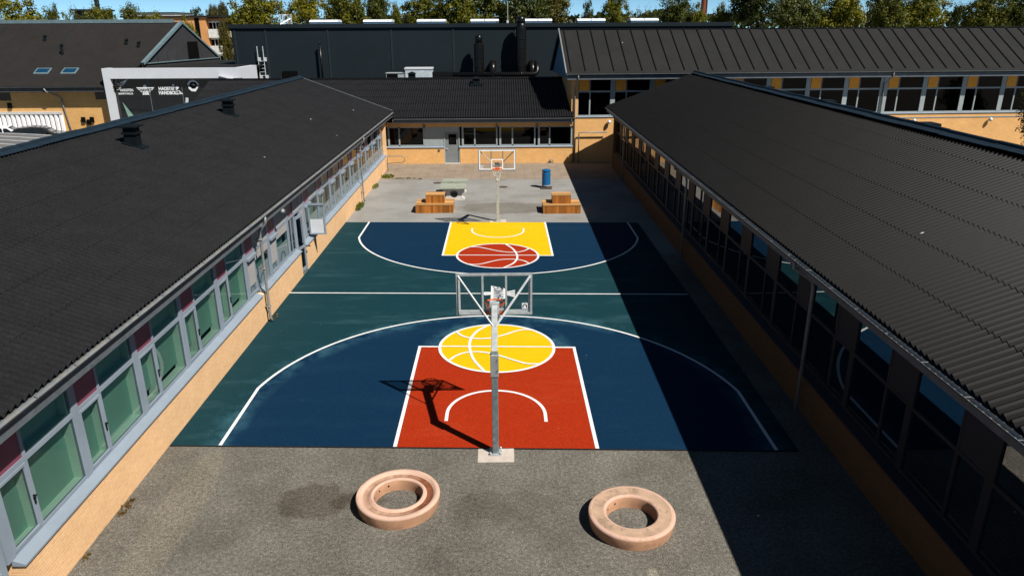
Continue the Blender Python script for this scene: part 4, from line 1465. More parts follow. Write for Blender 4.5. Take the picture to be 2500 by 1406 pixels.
def gym():
    root = thing('gym_building', 'yellow brick gym hall with wide felt roof and white-framed dark glass entrance bearing club emblems', 'building', (-40, 54, 0))
    YW = 46.0
    m = MB()
    m.box(-75, -30.5, YW, YW + 0.35, 0, 4.8)
    m.box(-75, -74.6, YW + 0.35, 63, 0, 4.8)
    m.box(-75, -28.5, 62.65, 63, 0, 4.8)
    m.build('wall', 'gym_brick', root)
    m = MB()
    m.box(-75, -39.4, YW - 0.02, YW + 0.02, 4.0, 4.72)
    m.box(-32.6, -30.6, YW - 0.02, YW + 0.02, 4.05, 4.72)
    m.build('window', 'car_glass', root)
    # roof
    ap = (-28.35, 54.5, 9.98)
    fr = (-29.5, 48.3, 6.70)
    m = MB()
    e = 45.2
    sl = (9.98 - 5.12) / (54.5 - 45.2)
    m.quad((-76, e, 5.12), (-30.2, e, 5.12), (-28.35, 54.5, 9.98), (-76, 54.5, 9.98))
    m.quad((-28.35, 54.5, 9.98), (-27.5, 63.6, 5.12), (-76, 63.6, 5.12), (-76, 54.5, 9.98))
    m.quad((-76, e, 5.02), (-76, 54.5, 9.88), (-28.35, 54.5, 9.88), (-30.2, e, 5.02))
    roof = m.build('roof', 'gym_roof', root)
    m = MB()
    x = -75.0
    while x < -29.5:
        m.bar((x, e + 0.05, 5.15), (x, 54.45, 9.98), 0.035, 0.03)
        x += 1.5
    m.build('roof_seam', 'slate_joint', roof)
    m = MB()
    m.bar((-76, 54.5, 10.06), (-29.0, 54.5, 10.06), 0.5, 0.30)
    m.build('ridge_cap', 'verge_teal', roof)
    for x in (-37.75, -35.55):
        y, z = 46.9, 5.12 + sl * 1.7
        m = MB()
        def q(dx, dy, h):
            return (x + dx, y + dy, z + dy * sl + h)
        m.add([q(0, 0, 0.06), q(1.2, 0, 0.06), q(1.2, 0.72, 0.06), q(0, 0.72, 0.06), q(0, 0, -0.02), q(1.2, 0, -0.02), q(1.2, 0.72, -0.02), q(0, 0.72, -0.02)],
              [(0, 1, 2, 3), (4, 5, 1, 0), (5, 6, 2, 1), (6, 7, 3, 2), (7, 4, 0, 3)])
        s = m.build('roof_window', 'verge_teal', roof)
        m = MB()
        m.quad(q(0.10, 0.09, 0.07), q(1.10, 0.09, 0.07), q(1.10, 0.63, 0.07), q(0.10, 0.63, 0.07))
        m.build('pane', 'roof_glass', s)
    for x, y, h in ((-36.6, 49.6, 0.75), (-39.0, 51.6, 0.4), (-31.8, 51.0, 0.4), (-30.6, 50.6, 0.4)):
        z = 5.12 + sl * (y - e)
        m = MB()
        m.tube([(x, y, z - 0.1), (x, y, z + h)], 0.11, 10)
        m.tube([(x - 0.02, y, z + h - 0.02), (x + 0.16, y, z + h - 0.02)], 0.12, 8)
        m.build('roof_vent', 'vent_metal', roof)
    # gable end over the entrance roof
    A, B, D = Vector(ap), Vector((-29.5, 48.3, 6.70)), Vector((-27.55, 60.6, 6.72))
    m = MB()
    m.add([B, D, A], [(0, 1, 2)])
    m.add([Vector((-29.5, 48.3, 6.4)), Vector((-27.55, 60.6, 6.4)), D, B], [(0, 1, 2, 3)])
    g = m.build('gable', 'gable_cladding', root)
    nrm = (D - B).cross(A - B).normalized()
    if nrm.x < 0: nrm = -nrm
    off = nrm * 0.06
    m = MB()
    m.bar(B + off, A + off, 0.28, 0.22)
    m.bar(D + off, A + off, 0.12, 0.16)
    m.bar(B + off, D + off, 0.08, 0.08)
    m.build('verge', 'verge_teal', g)
    m = MB()
    for t in (0.18, 0.30, 0.42, 0.75):
        p = B.lerp(D, t)
        top = min(t, 1 - t) * 2 * 3.2
        m.bar(p + off * 0.4, p + off * 0.4 + Vector((0, 0, top)), 0.04, 0.03)
    m.build('cladding_seam', 'slate_joint', g)
    m = MB()
    p = B.lerp(D, 0.56); q = B.lerp(D, 0.70)
    m.prism([p + off * 0.5, q + off * 0.5, q + off * 0.5 + Vector((0, 0, 1.9)), p + off * 0.5 + Vector((0, 0, 1.9))], nrm * 0.05)
    m.build('louvre', 'louvre', g)
    # eave
    m = MB()
    m.box(-76, -30.6, 45.25, 45.31, 4.72, 5.04)
    m.box(-76, -30.6, 45.31, YW, 4.70, 4.72)
    m.build('fascia', 'soffit', root)
    m = MB()
    gutter(m, (-76, 45.15, 5.10), (-30.9, 45.15, 5.10), 0.07)
    m.build('gutter', ['fascia', 'gutter_dark'], root)
    m = MB()
    m.tube([(-36.1, 45.12, 5.0), (-36.0, 45.2, 4.75), (-35.5, 45.85, 4.35), (-35.35, 45.9, 4.1), (-34.9, 45.9, 0.3)], 0.055, 8)
    m.build('downpipe', 'zinc', root, smooth=True)
    for x, z in ((-39.6, 3.4), (-33.9, 2.25), (-33.2, 2.25), (-33.5, 2.05)):
        m = MB()
        m.box(x - 0.14, x + 0.14, YW - 0.16, YW - 0.001, z, z + 0.42)
        m.build('wall_lamp', 'louvre', root)
    # white slatted gate under a lintel
    m = MB()
    x = -44.0
    while x < -35.7:
        m.prism([(x, YW - 0.01, 0.05), (x + 0.30, YW - 0.01, 0.05), (x + 0.24, YW - 0.17, 0.05), (x + 0.06, YW - 0.17, 0.05)], (0, 0, 2.85))
        x += 0.39
    m.build('slatted_gate', 'white_paint', root)
    m = MB()
    m.box(-44.2, -35.5, YW - 0.20, YW - 0.002, 2.92, 3.12)
    m.build('lintel', 'pale_concrete', root)
    # entrance: white frame, dark glass, emblems
    m = MB()
    m.box(-31.2, -20.4, 45.0, 45.5, 5.72, 6.50)
    m.box(-31.2, -30.66, 45.0, 45.5, 0, 5.72)
    m.box(-20.9, -20.4, 45.5, 49.3, 5.20, 6.50)
    m.box(-31.2, -30.8, 45.5, 46.0, 5.72, 6.50)
    for x in (-28.2, -25.5, -22.8):
        m.box(x - 0.01, x + 0.01, 44.996, 44.999, 5.75, 6.48)
    fr = m.build('entrance_frame', 'white_panel', root)
    m = MB()
    m.box(-31.0, -20.6, 45.5, 62.0, 6.30, 6.42)
    m.build('entrance_roof', 'felt_roof', root)
    m = MB()
    m.box(-30.66, -20.9, 45.42, 45.46, 0.0, 5.72)
    gl = m.build('entrance_glass', 'car_glass', root)
    m = MB()
    for x in (-27.9, -25.3, -22.9):
        m.box(x - 0.02, x + 0.02, 45.40, 45.419, 0, 5.7)
    m.build('mullion', 'frame_dark', gl)
    m = MB()
    m.add([(-30.2, 45.38, 3.9), (-29.9, 45.38, 2.5), (-29.3, 45.38, 2.5)], [(0, 1, 2)])
    m.build('banner', 'sign_green', gl)
    m = MB()
    m.bar((-25.2, 45.3, 2.9), (-24.95, 45.3, 4.2), 0.22, 0.03, up=(0, 1, 0))
    m.build('banner', 'white_panel', gl)
    m = MB()
    m.bar((-22.0, 44.8, 5.95), (-20.6, 44.9, 5.55), 0.25, 0.10)
    m.build('gutter_chute', 'white_panel', fr)
    Y = 45.39
    # badminton club
    m = MB()
    letters(m, 'HADSTEN', 0.27, -29.70, 4.72, Y, bold=0.008, sx=0.86)
    letters(m, 'BADMINTONKLUB', 0.19, -29.82, 4.48, Y, bold=0.006, sx=0.72)
    m.add([(-30.44, Y, 4.98), (-30.24, Y, 4.88), (-29.96, Y, 5.17), (-30.34, Y, 5.38)], [(0, 1, 2, 3)], 1)
    m.lathe([(0.02, -0.02), (0.11, -0.02), (0.11, 0.0), (0.02, 0.0)], (-30.38, Y - 0.02, 4.86), 12)
    for k in range(3):
        p = Vector((-30.10 + 0.06 * k, Y, 5.36 - 0.09 * k)); d = Vector((0.66 - 0.1 * k, 0, 0.34 + 0.05 * k))
        nn = Vector((-d.z, 0, d.x)).normalized() * 0.045
        m.add([p - nn * 0.5, p + d - nn, p + d * 1.05, p + d + nn * 0.2, p + nn * 0.5], [(0, 1, 2, 3, 4)])
    m.build('club_emblem', ['sticker_white', 'shuttle_grey'], gl)
    # hawks
    m = MB()
    hx, hz = -28.2, 4.82
    P = lambda a, b: (hx + a, Y, hz + b)
    m.add([P(-0.72, 0.20), P(0.72, 0.20), P(0.36, -0.18), P(-0.36, -0.18)], [(0, 1, 2, 3)])
    m.add([P(-0.15, 0.20), P(0.15, 0.20), P(0.12, 0.34), P(0.0, 0.42), P(-0.14, 0.33)], [(0, 1, 2, 3, 4)])
    for k in (-0.16, -0.02, 0.12):
        m.add([P(k - 0.06, -0.19), P(k + 0.06, -0.19), P(k * 1.4 + 0.08, -0.38), P(k * 1.4 - 0.08, -0.38)], [(0, 1, 2, 3)])
    vs, fs = text_mesh('HAWKS', 0.34, shear=0.15, bold=0.014)
    m.add([(hx + v.x * 0.78, Y - 0.01, hz - 0.12 + v.y) for v in vs], fs, 1)
    for s in (-1, 1):
        for k in range(2):
            m.add([(hx + s * (0.66 - k * 0.12), Y - 0.01, hz + 0.13 - k * 0.12), (hx + s * (0.46 - k * 0.04), Y - 0.01, hz + 0.13 - k * 0.12), (hx + s * (0.46 - k * 0.04), Y - 0.01, hz + 0.09 - k * 0.12)], [(0, 1, 2)], 1)
    m.build('club_emblem', ['sticker_white', 'louvre'], gl)
    # handball
    m = MB()
    letters(m, 'HADSTEN', 0.36, -26.45, 4.80, Y, shear=-0.1, bold=0.018, sx=0.86)
    letters(m, 'HANDBOLD', 0.36, -26.35, 4.47, Y, shear=-0.1, bold=0.018, sx=0.82)
    for k in range(2):
        a = -25.75 + 0.13 * k
        m.add([(a, Y, 4.76), (a + 0.09, Y, 4.78), (a + 0.36, Y, 4.47), (a + 0.26, Y, 4.47)], [(0, 1, 2, 3)])
    m.add([(-25.95, Y, 4.98), (-25.7, Y, 5.12), (-25.5, Y, 5.0), (-25.66, Y, 4.82), (-25.85, Y, 4.8)], [(0, 1, 2, 3, 4)])
    m.add([(-25.95 + 0.09 * math.cos(i * 0.785), Y, 5.17 + 0.09 * math.sin(i * 0.785)) for i in range(8)], [tuple(range(8))])
    m.build('club_emblem', 'sticker_white', gl)
    # round helmet badge
    m = MB()
    cx, cz = -24.35, 5.10
    n = 20
    o1 = [(cx + 0.47 * math.cos(R(5 + 165 * i / n)), Y, cz + 0.47 * math.sin(R(5 + 165 * i / n))) for i in range(n + 1)]
    o2 = [(cx + 0.34 * math.cos(R(5 + 165 * i / n)), Y, cz + 0.34 * math.sin(R(5 + 165 * i / n))) for i in range(n + 1)]
    m.add(o1 + o2, [(i, i + 1, n + 2 + i, n + 1 + i) for i in range(n)])
    m.add([(cx - 0.42, Y, cz - 0.05), (cx - 0.2, Y, cz - 0.1), (cx - 0.1, Y, cz - 0.22), (cx + 0.12, Y, cz - 0.2), (cx + 0.3, Y, cz), (cx + 0.38, Y, cz - 0.1), (cx + 0.12, Y, cz - 0.42), (cx - 0.2, Y, cz - 0.4), (cx - 0.4, Y, cz - 0.2)], [tuple(range(9))])
    m.add([(cx + (0.26 + 0.03 * math.cos(3 * i)) * math.cos(i * math.pi / 7), Y - 0.01, cz + 0.04 + 0.25 * math.sin(i * math.pi / 7)) for i in range(14)], [tuple(range(14))], 1)
    m.add([(cx - 0.16, Y - 0.02, cz + 0.10), (cx + 0.06, Y - 0.02, cz + 0.18), (cx + 0.2, Y - 0.02, cz + 0.02), (cx + 0.02, Y - 0.02, cz + 0.05)], [(0, 1, 2, 3)], 2)
    m.build('club_emblem', ['sticker_white', 'louvre', 'galvanised_plate'], gl)
    return root
gym()

# ------------------------------------------------------------------ basketball hoops
def hoop(name_label, y_base, far):
    s = -1 if far else 1
    root = thing('basketball_hoop', name_label, 'basketball hoop', (0.0, y_base, 0.0), math.pi if far else 0, 'basketball hoops')
    def build(m, name, mats, parent=root, **kw):
        return m.build(name, mats, parent, world=False, **kw)
    # local: +y towards the court, pole at y = 0
    YB = 1.54; BZ0, BZ1 = 2.90, 3.95
    m = MB()
    m.box(-0.075, 0.075, -0.075, 0.075, 0.02, 2.62)
    p = bevel(build(m, 'pole', 'galvanised_plate' if far else 'galvanised'), 0.012)
    m = MB()
    m.box(-0.15, 0.15, -0.15, 0.15, 0.012, 0.035)
    for x in (-1, 1):
        for y in (-1, 1):
            m.lathe([(0.022, 0.0), (0.022, 0.05), (0.01, 0.06)], (x * 0.118, y * 0.118, 0.035), 8)
        m.prism([(x * 0.078, -0.004, 0.035), (x * 0.14, -0.004, 0.035), (x * 0.078, -0.004, 0.14)], (0, 0.008, 0))
    build(m, 'base_plate', 'galvanised_plate')
    m = MB()
    m.bar((0, -0.05, 2.50), (0, 1.36, 3.16), 0.14, 0.16)
    m.box(-0.115, 0.115, 1.30, 1.42, 2.98, 3.28)
    bevel(build(m, 'arm', 'galvanised_plate'), 0.01)
    if not far:
        m = MB()
        m.box(-0.094, 0.094, -0.094, 0.094, 2.02, 2.56)
        bevel(build(m, 'sleeve', 'galvanised_mid'), 0.012)
        m = MB()
        for z in (2.16, 2.42):
            m.bar((0.03, -0.097, z - 0.03), (0.07, -0.097, z + 0.05), 0.012, 0.004, up=(0, 1, 0))
        build(m, 'bolt', 'dark_metal')
    m = MB()
    for x in (-0.86, 0.86):
        m.bar((x, YB - 0.05, BZ1 - 0.06), (0.03 * (1 if x > 0 else -1), 0.70, 2.93), 0.035, 0.035)
    m.box(-0.06, 0.06, 0.62, 0.78, 2.86, 2.92)
    build(m, 'brace', 'pale_metal')
    m = MB()
    y0, y1 = YB - 0.05, YB - 0.008
    m.box(-0.91, 0.91, y0, y1, BZ1 - 0.055, BZ1)
    m.box(-0.91, 0.91, y0, y1, BZ0, BZ0 + 0.055)
    for x in (-0.91, 0.855, -0.305, 0.255):
        m.box(x + 0.004, x + 0.051, y0 + 0.002, y1 - 0.002, BZ0 + 0.055, BZ1 - 0.055)
    m.box(-0.24, 0.24, y0 + 0.002, y1 - 0.002, 3.00, 3.05)
    fr = build(m, 'backboard_frame', 'galvanised_plate')
    m = MB()
    m.box(-0.89, 0.89, YB - 0.006, YB + 0.004, BZ0 + 0.02, BZ1 - 0.02)
    bd = build(m, 'backboard', 'board_glass')
    m = MB()
    yy = YB + 0.0065
    def flat(x0, x1, z0, z1):
        m.box(x0, x1, yy - 0.001, yy + 0.001, z0, z1)
    flat(-0.87, 0.87, BZ1 - 0.095, BZ1 - 0.04); flat(-0.87, 0.87, BZ0 + 0.06, BZ0 + 0.115)
    flat(-0.87, -0.815, BZ0 + 0.115, BZ1 - 0.095); flat(0.815, 0.87, BZ0 + 0.115, BZ1 - 0.095)
    if far:
        flat(-0.295, 0.295, 3.42, 3.475); flat(-0.295, 0.295, 3.03, 3.08)
        flat(-0.295, -0.24, 3.08, 3.42); flat(0.24, 0.295, 3.08, 3.42)
    build(m, 'board_line', 'white_paint', bd)
    m = MB()
    sx = 0.66
    for q in (1,):
        m.box(sx, sx + 0.14, yy + 0.001, yy + 0.004, BZ0 + 0.13, BZ0 + 0.28, 0)
        m.box(sx, sx + 0.14, YB - 0.010, YB - 0.007, BZ0 + 0.13, BZ0 + 0.28, 0)
        for y in (yy + 0.0065, YB - 0.0125):
            pr = [(sx + 0.07 + r * math.cos(R(a)), y, BZ0 + 0.20 + r * math.sin(R(a))) for r in (0.055, 0.034) for a in range(0, 181, 20)]
            m.add(pr, [(i, i + 1, 11 + i, 10 + i) for i in range(9)], 1)
            m.add([(sx + 0.015, y, BZ0 + 0.155), (sx + 0.036, y, BZ0 + 0.155), (sx + 0.036, y, BZ0 + 0.20), (sx + 0.015, y, BZ0 + 0.20)], [(0, 1, 2, 3)], 1)
            m.add([(sx + 0.104, y, BZ0 + 0.155), (sx + 0.125, y, BZ0 + 0.155), (sx + 0.125, y, BZ0 + 0.20), (sx + 0.104, y, BZ0 + 0.20)], [(0, 1, 2, 3)], 1)
    build(m, 'sticker', ['sticker_white', 'louvre'], bd)
    # ring with its plate
    RC = YB + 0.15 + 0.228
    m = MB()
    n = 40
    m.tube([(0.228 * math.cos(2 * math.pi * i / n), RC + 0.228 * math.sin(2 * math.pi * i / n), 3.05) for i in range(n + 1)], 0.018, 8)
    m.box(-0.09, 0.09, YB + 0.006, YB + 0.02, 2.95, 3.08)
    m.prism([(-0.16, YB + 0.02, 3.045), (0.16, YB + 0.02, 3.045), (0.12, RC - 0.19, 3.045), (-0.12, RC - 0.19, 3.045)], (0, 0, 0.014))
    for x in (-1, 1):
        m.bar((x * 0.07, YB + 0.02, 2.96), (x * 0.13, RC - 0.17, 3.035), 0.014, 0.014)
        m.box(x * 0.19 - 0.06, x * 0.19 + 0.06, YB - 0.065, YB - 0.05, 2.91, 2.99)
    build(m, 'ring', 'hoop_orange', smooth=False)
    m = MB()
    K = 12
    lv = [(0.226, 3.04), (0.20, 2.93), (0.165, 2.82), (0.135, 2.71), (0.115, 2.60), (0.11, 2.54)]
    for d in (1, -1):
        for i in range(K):
            pts = []
            for j, (r, z) in enumerate(lv):
                a = 2 * math.pi * (i + d * 0.5 * j) / K
                pts.append((r * math.cos(a), RC + r * math.sin(a), z))
            m.tube(pts, 0.006, 5, cap=False)
    if far:
        m.tube([(0, RC, 2.56), (0.0, RC - 0.02, 2.46)], 0.05, 8)
    build(m, 'net', 'net_white')
    return root
hoop('near basketball hoop with galvanised sleeve on its pole, seen from behind over the red key', -0.2, False)
hoop('far basketball hoop facing us behind the yellow key, net hanging before its pole', LEN + 0.2, True)

# ------------------------------------------------------------------ planter rings
def planter_rings():
    def ring(label, cx, cy, prof, mats, idx, ro, tilt=0.0):
        t = thing('planter_ring', label, 'planter ring', (cx, cy, 0), 0, 'concrete ring planters')
        m = MB()
        n = 96
        k = len(prof)
        vs = []; fs = []; ms = []
        for i, (r, z) in enumerate(prof):
            for a in range(n):
                an = 2 * math.pi * a / n
                w = 1 + 0.004 * math.sin(3 * an + i)
                vs.append((r * w * math.cos(an), r * w * math.sin(an), z))
        for i in range(k):
            j = (i + 1) % k
            for a in range(n):
                b = (a + 1) % n
                fs.append((i * n + a, i * n + b, j * n + b, j * n + a)); ms.append(idx[i])
        m.v = vs; m.f = fs; m.m = ms
        o = m.build('ring', mats, t, world=False, smooth=True)
        smooth_by_angle(o, 50)
        # drain holes on the inside
        d = MB()
        for an in (122, 150, 178):
            x, y = 0.505 * math.cos(R(an)), 0.505 * math.sin(R(an))
            nrm = Vector((-math.cos(R(an)), -math.sin(R(an)), 0))
            d.tube([Vector((x, y, 0.15)) - nrm * 0.02, Vector((x, y, 0.15)) + nrm * 0.008], 0.022, 10)
        d.build('drain_hole', 'dark_interior', t, world=False)
        return t
    # grooved ring
    prof = [(0.835, 0.0), (0.850, 0.08), (0.872, 0.235), (0.872, 0.265), (0.855, 0.288), (0.80, 0.295), (0.765, 0.28), (0.735, 0.24),
            (0.66, 0.225), (0.60, 0.235), (0.575, 0.265), (0.55, 0.275), (0.52, 0.268), (0.505, 0.24), (0.50, 0.10), (0.495, 0.0)]
    idx = [2, 2, 0, 0, 0, 0, 0, 1, 1, 0, 0, 0, 0, 2, 2, 2]
    ring('pinkish concrete ring planter with a rust-stained groove in its top', -2.03, -2.10, prof, ['terracotta_rust', 'rust_stain', 'terracotta_side'], idx, 0.88)
    prof = [(0.83, 0.0), (0.846, 0.08), (0.870, 0.235), (0.868, 0.265), (0.845, 0.287), (0.79, 0.288), (0.70, 0.275), (0.62, 0.275), (0.56, 0.285), (0.525, 0.278), (0.505, 0.245), (0.50, 0.10), (0.495, 0.0)]
    idx = [2, 2, 0, 0, 0, 1, 1, 1, 0, 0, 2, 2, 2]
    ring('pinkish concrete ring planter with a flat dirty top beside the long shadow', 2.74, -2.82, prof, ['terracotta_dirty', 'terracotta_top', 'terracotta_side'], idx, 0.87)
planter_rings()

# ------------------------------------------------------------------ wooden seating boxes
def planked_box(m, x0, x1, y0, y1, z0, z1):
    m.box(x0, x1, y0, y1, z0, z1 - 0.04)
    m.box(x0 - 0.015, x1 + 0.015, y0 - 0.015, y1 + 0.015, z1 - 0.04, z1, 2)
    # side faces look at y: planks along x; faces at x ends: planks along y
    for i, f in enumerate(m.f):
        vs = [Vector(m.v[k]) for k in f]
        n = (vs[1] - vs[0]).cross(vs[2] - vs[1])
        if m.m[i] != 2:
            m.m[i] = 1 if abs(n.x) > abs(n.y) else 0

def seating():
    for label, x0, x1, y0, ax0, ax1 in (('stacked wooden plank boxes in front of the table tennis table', -4.43, -2.42, 23.25, -3.90, -2.90),
                                        ('stacked wooden plank boxes at the edge of the long shadow by the blue bin', 2.43, 4.43, 22.88, 2.93, 3.93)):
        t = thing('seating_box', label, 'wooden seat', ((x0 + x1) / 2, y0 + 0.7, 0), 0, 'wooden box seats')
        m = MB()
        planked_box(m, x0, x1, y0, y0 + 1.42, 0, 0.47)
        m.build('lower_box', ['plank_x', 'plank_y', 'plank_top'], t)
        m = MB()
        planked_box(m, ax0, ax1, y0 + 0.35, y0 + 1.10, 0.472, 0.94)
        m.build('upper_box', ['plank_x', 'plank_y', 'plank_top'], t)
seating()

def table_tennis():
    t = thing('table_tennis_table', 'outdoor concrete table tennis table with greenish top and round hole in its leg', 'table', (-2.5, 27.7, 0))
    m = MB()
    m.box(-3.35, -1.83, 26.1, 27.44, 0.68, 0.76)
    m.box(-3.35, -1.83, 27.46, 28.84, 0.68, 0.76)
    m.box(-3.30, -1.88, 27.44, 27.46, 0.69, 0.74)
    m.box(-3.38, -1.80, 27.435, 27.465, 0.761, 0.90)
    bevel(m.build('table_top', 'mossy_concrete', t), 0.015)
    for y in (26.35, 28.35):
        # leg panel: wide at top and foot, waisted, with a round hole
        out = [(-0.62, 0.0), (0.62, 0.0), (0.62, 0.10), (0.50, 0.16), (0.42, 0.28), (0.45, 0.36), (0.60, 0.44), (0.62, 0.68), (-0.62, 0.68), (-0.60, 0.44), (-0.45, 0.36), (-0.42, 0.28), (-0.50, 0.16), (-0.62, 0.10)]
        m = MB()
        n = 28
        ring = [(0.22 * math.cos(2 * math.pi * i / n), 0.35 + 0.22 * math.sin(2 * math.pi * i / n)) for i in range(n)]
        # outline resampled by angle round the hole centre
        def hit(a):
            d = Vector((math.cos(a), math.sin(a)))
            best = None
            for i in range(len(out)):
                p = Vector(out[i]) - Vector((0, 0.35)); q = Vector(out[(i + 1) % len(out)]) - Vector((0, 0.35))
                e = q - p
                den = d.x * e.y - d.y * e.x
                if abs(den) < 1e-9: continue
                tt = (p.x * e.y - p.y * e.x) / den
                uu = (p.x * d.y - p.y * d.x) / den
                if tt > 0 and -1e-6 <= uu <= 1 + 1e-6 and (best is None or tt < best): best = tt
            return (d.x * best, 0.35 + d.y * best)
        N = 112
        ang = [2 * math.pi * i / N for i in range(N)]
        O = [hit(a) for a in ang]
        I = [(0.22 * math.cos(a), 0.35 + 0.22 * math.sin(a)) for a in ang]
        cx = -2.55
        vs = []
        for yy in (y, y + 0.28):
            vs += [(cx + p[0], yy, p[1]) for p in O] + [(cx + p[0], yy, p[1]) for p in I]
        fs = []
        for i in range(N):
            j = (i + 1) % N
            fs += [(i, j, N + j, N + i), (2 * N + i, 3 * N + i, 3 * N + j, 2 * N + j), (i, 2 * N + i, 2 * N + j, j), (N + i, N + j, 3 * N + j, 3 * N + i)]
        m.add(vs, fs)
        m.build('leg', 'pale_concrete', t)
table_tennis()

def litter_bin():
    t = thing('litter_bin', 'round blue litter bin on a dark concrete slab', 'litter bin', (2.98, 29.45, 0))
    x, y = 2.98, 29.5
    m = MB()
    a = R(38)
    pts = [(x + 0.02 + 0.47 * math.cos(a + k * math.pi / 2), y - 0.08 + 0.47 * math.sin(a + k * math.pi / 2), 0.0) for k in range(4)]
    m.prism(pts, (0, 0, 0.07))
    m.build('base_slab', 'dark_slab', t)
    m = MB()
    m.lathe([(0.22, 0.10), (0.265, 0.13), (0.268, 0.20), (0.262, 0.21)], (x, y, 0), 36)
    m.lathe([(0.10, 0.07), (0.10, 0.12)], (x, y, 0), 16)
    m.build('foot', 'bin_grey', t, smooth=True)
    m = MB()
    m.lathe([(0.262, 0.21), (0.262, 0.92), (0.255, 0.925), (0.255, 0.95), (0.235, 1.02), (0.235, 1.06)], (x, y, 0), 36)
    smooth_by_angle(m.build('body', 'bin_blue', t), 40)
    m = MB()
    m.lathe([(0.265, 1.06), (0.275, 1.09), (0.265, 1.13), (0.20, 1.16), (0.01, 1.17)], (x, y, 0), 36)
    smooth_by_angle(m.build('lid', 'bin_blue', t), 40)
litter_bin()

def small_things():
    # hooped barrier at the corner of the wing
    m = MB()
    pts = [(-7.72, 35.6, 0), (-7.72, 35.6, 0.98), (-7.68, 35.62, 1.02), (-6.75, 35.75, 1.0)]
    for i in range(1, 9):
        a = R(90 - 180 * i / 8)
        pts.append((-6.75 + 0.22 * math.cos(a), 35.75, 0.78 + 0.22 * math.sin(a)))
    pts += [(-7.70, 35.6, 0.52)]
    m.tube(pts, 0.025, 8)
    tag(m.build('barrier_rail', 'galvanised', smooth=True), 'bent steel tube barrier standing at the corner of the sunlit wing', 'railing')
    # boot scraper
    m = MB()
    m.tube([(3.72, 38.2, 0.0), (3.76, 38.2, 0.22), (3.86, 38.2, 0.30), (3.98, 38.2, 0.24), (4.04, 38.2, 0.0)], 0.03, 8)
    m.box(3.74, 4.02, 38.17, 38.23, 0.03, 0.06)
    tag(m.build('boot_scraper', 'zinc', smooth=True), 'small arched metal bracket low on the far brick wall', 'boot scraper')
    # wall mounted flag-like light of the corner already in the building; weeds along the wall
    rnd = random.Random(5)
    def weed(label, cx, cy, rx, ry, h, n, mat):
        m = MB()
        for i in range(n):
            a = rnd.uniform(0, 2 * math.pi); r = math.sqrt(rnd.random())
            x = cx + rx * r * math.cos(a); y = cy + ry * r * math.sin(a)
            if x < -7.83: x = -7.83 + rnd.uniform(0, 0.08)
            hh = h * rnd.uniform(0.35, 1.0) * (1 - 0.4 * r)
            lean = Vector((rnd.uniform(-0.5, 0.6), rnd.uniform(-0.5, 0.5), 1)).normalized() * hh
            w = rnd.uniform(0.015, 0.04)
            sd = Vector((math.cos(a * 3), math.sin(a * 3), 0)) * w
            b = Vector((x, y, 0.0))
            tip = b + lean
            mid = b + lean * 0.55 + Vector((0, 0, 0.02))
            m.add([b - sd * 0.3, b + sd * 0.3, mid + sd, tip, mid - sd], [(0, 1, 2, 3, 4)])
        tag(m.build('weed', mat), label, 'weed', 'weeds in the yard')
    weed('low green weed where the paving meets the sunlit wing wall', -7.40, 33.30, 0.40, 0.45, 0.34, 220, 'weed_green')
    weed('green weed clump at the wall foot just beyond the further downpipe', -7.72, 30.2, 0.18, 0.75, 0.26, 120, 'weed_green')
    weed('yellowish weed clump at the wall foot nearest the court corner', -7.70, 24.6, 0.20, 0.8, 0.42, 150, 'weed_green')
    weed('low weeds sprouting along the paving joint', -6.2, 32.75, 0.9, 0.07, 0.13, 120, 'weed_green')
    weed('lone dark tuft at the end of the paving joint', -5.15, 32.55, 0.12, 0.08, 0.16, 30, 'weed_green')
    weed('reddish dry weed at the foot of the near wall', -7.72, -2.1, 0.10, 0.30, 0.13, 50, 'weed_dry')
    weed('small dry weed at the foot of the near wall closest to the window sill end', -7.74, -3.6, 0.06, 0.12, 0.09, 26, 'weed_dry')
    weed('thin weed beside the near downpipe foot', -7.70, 8.45, 0.1, 0.3, 0.10, 26, 'weed_dry')
small_things()

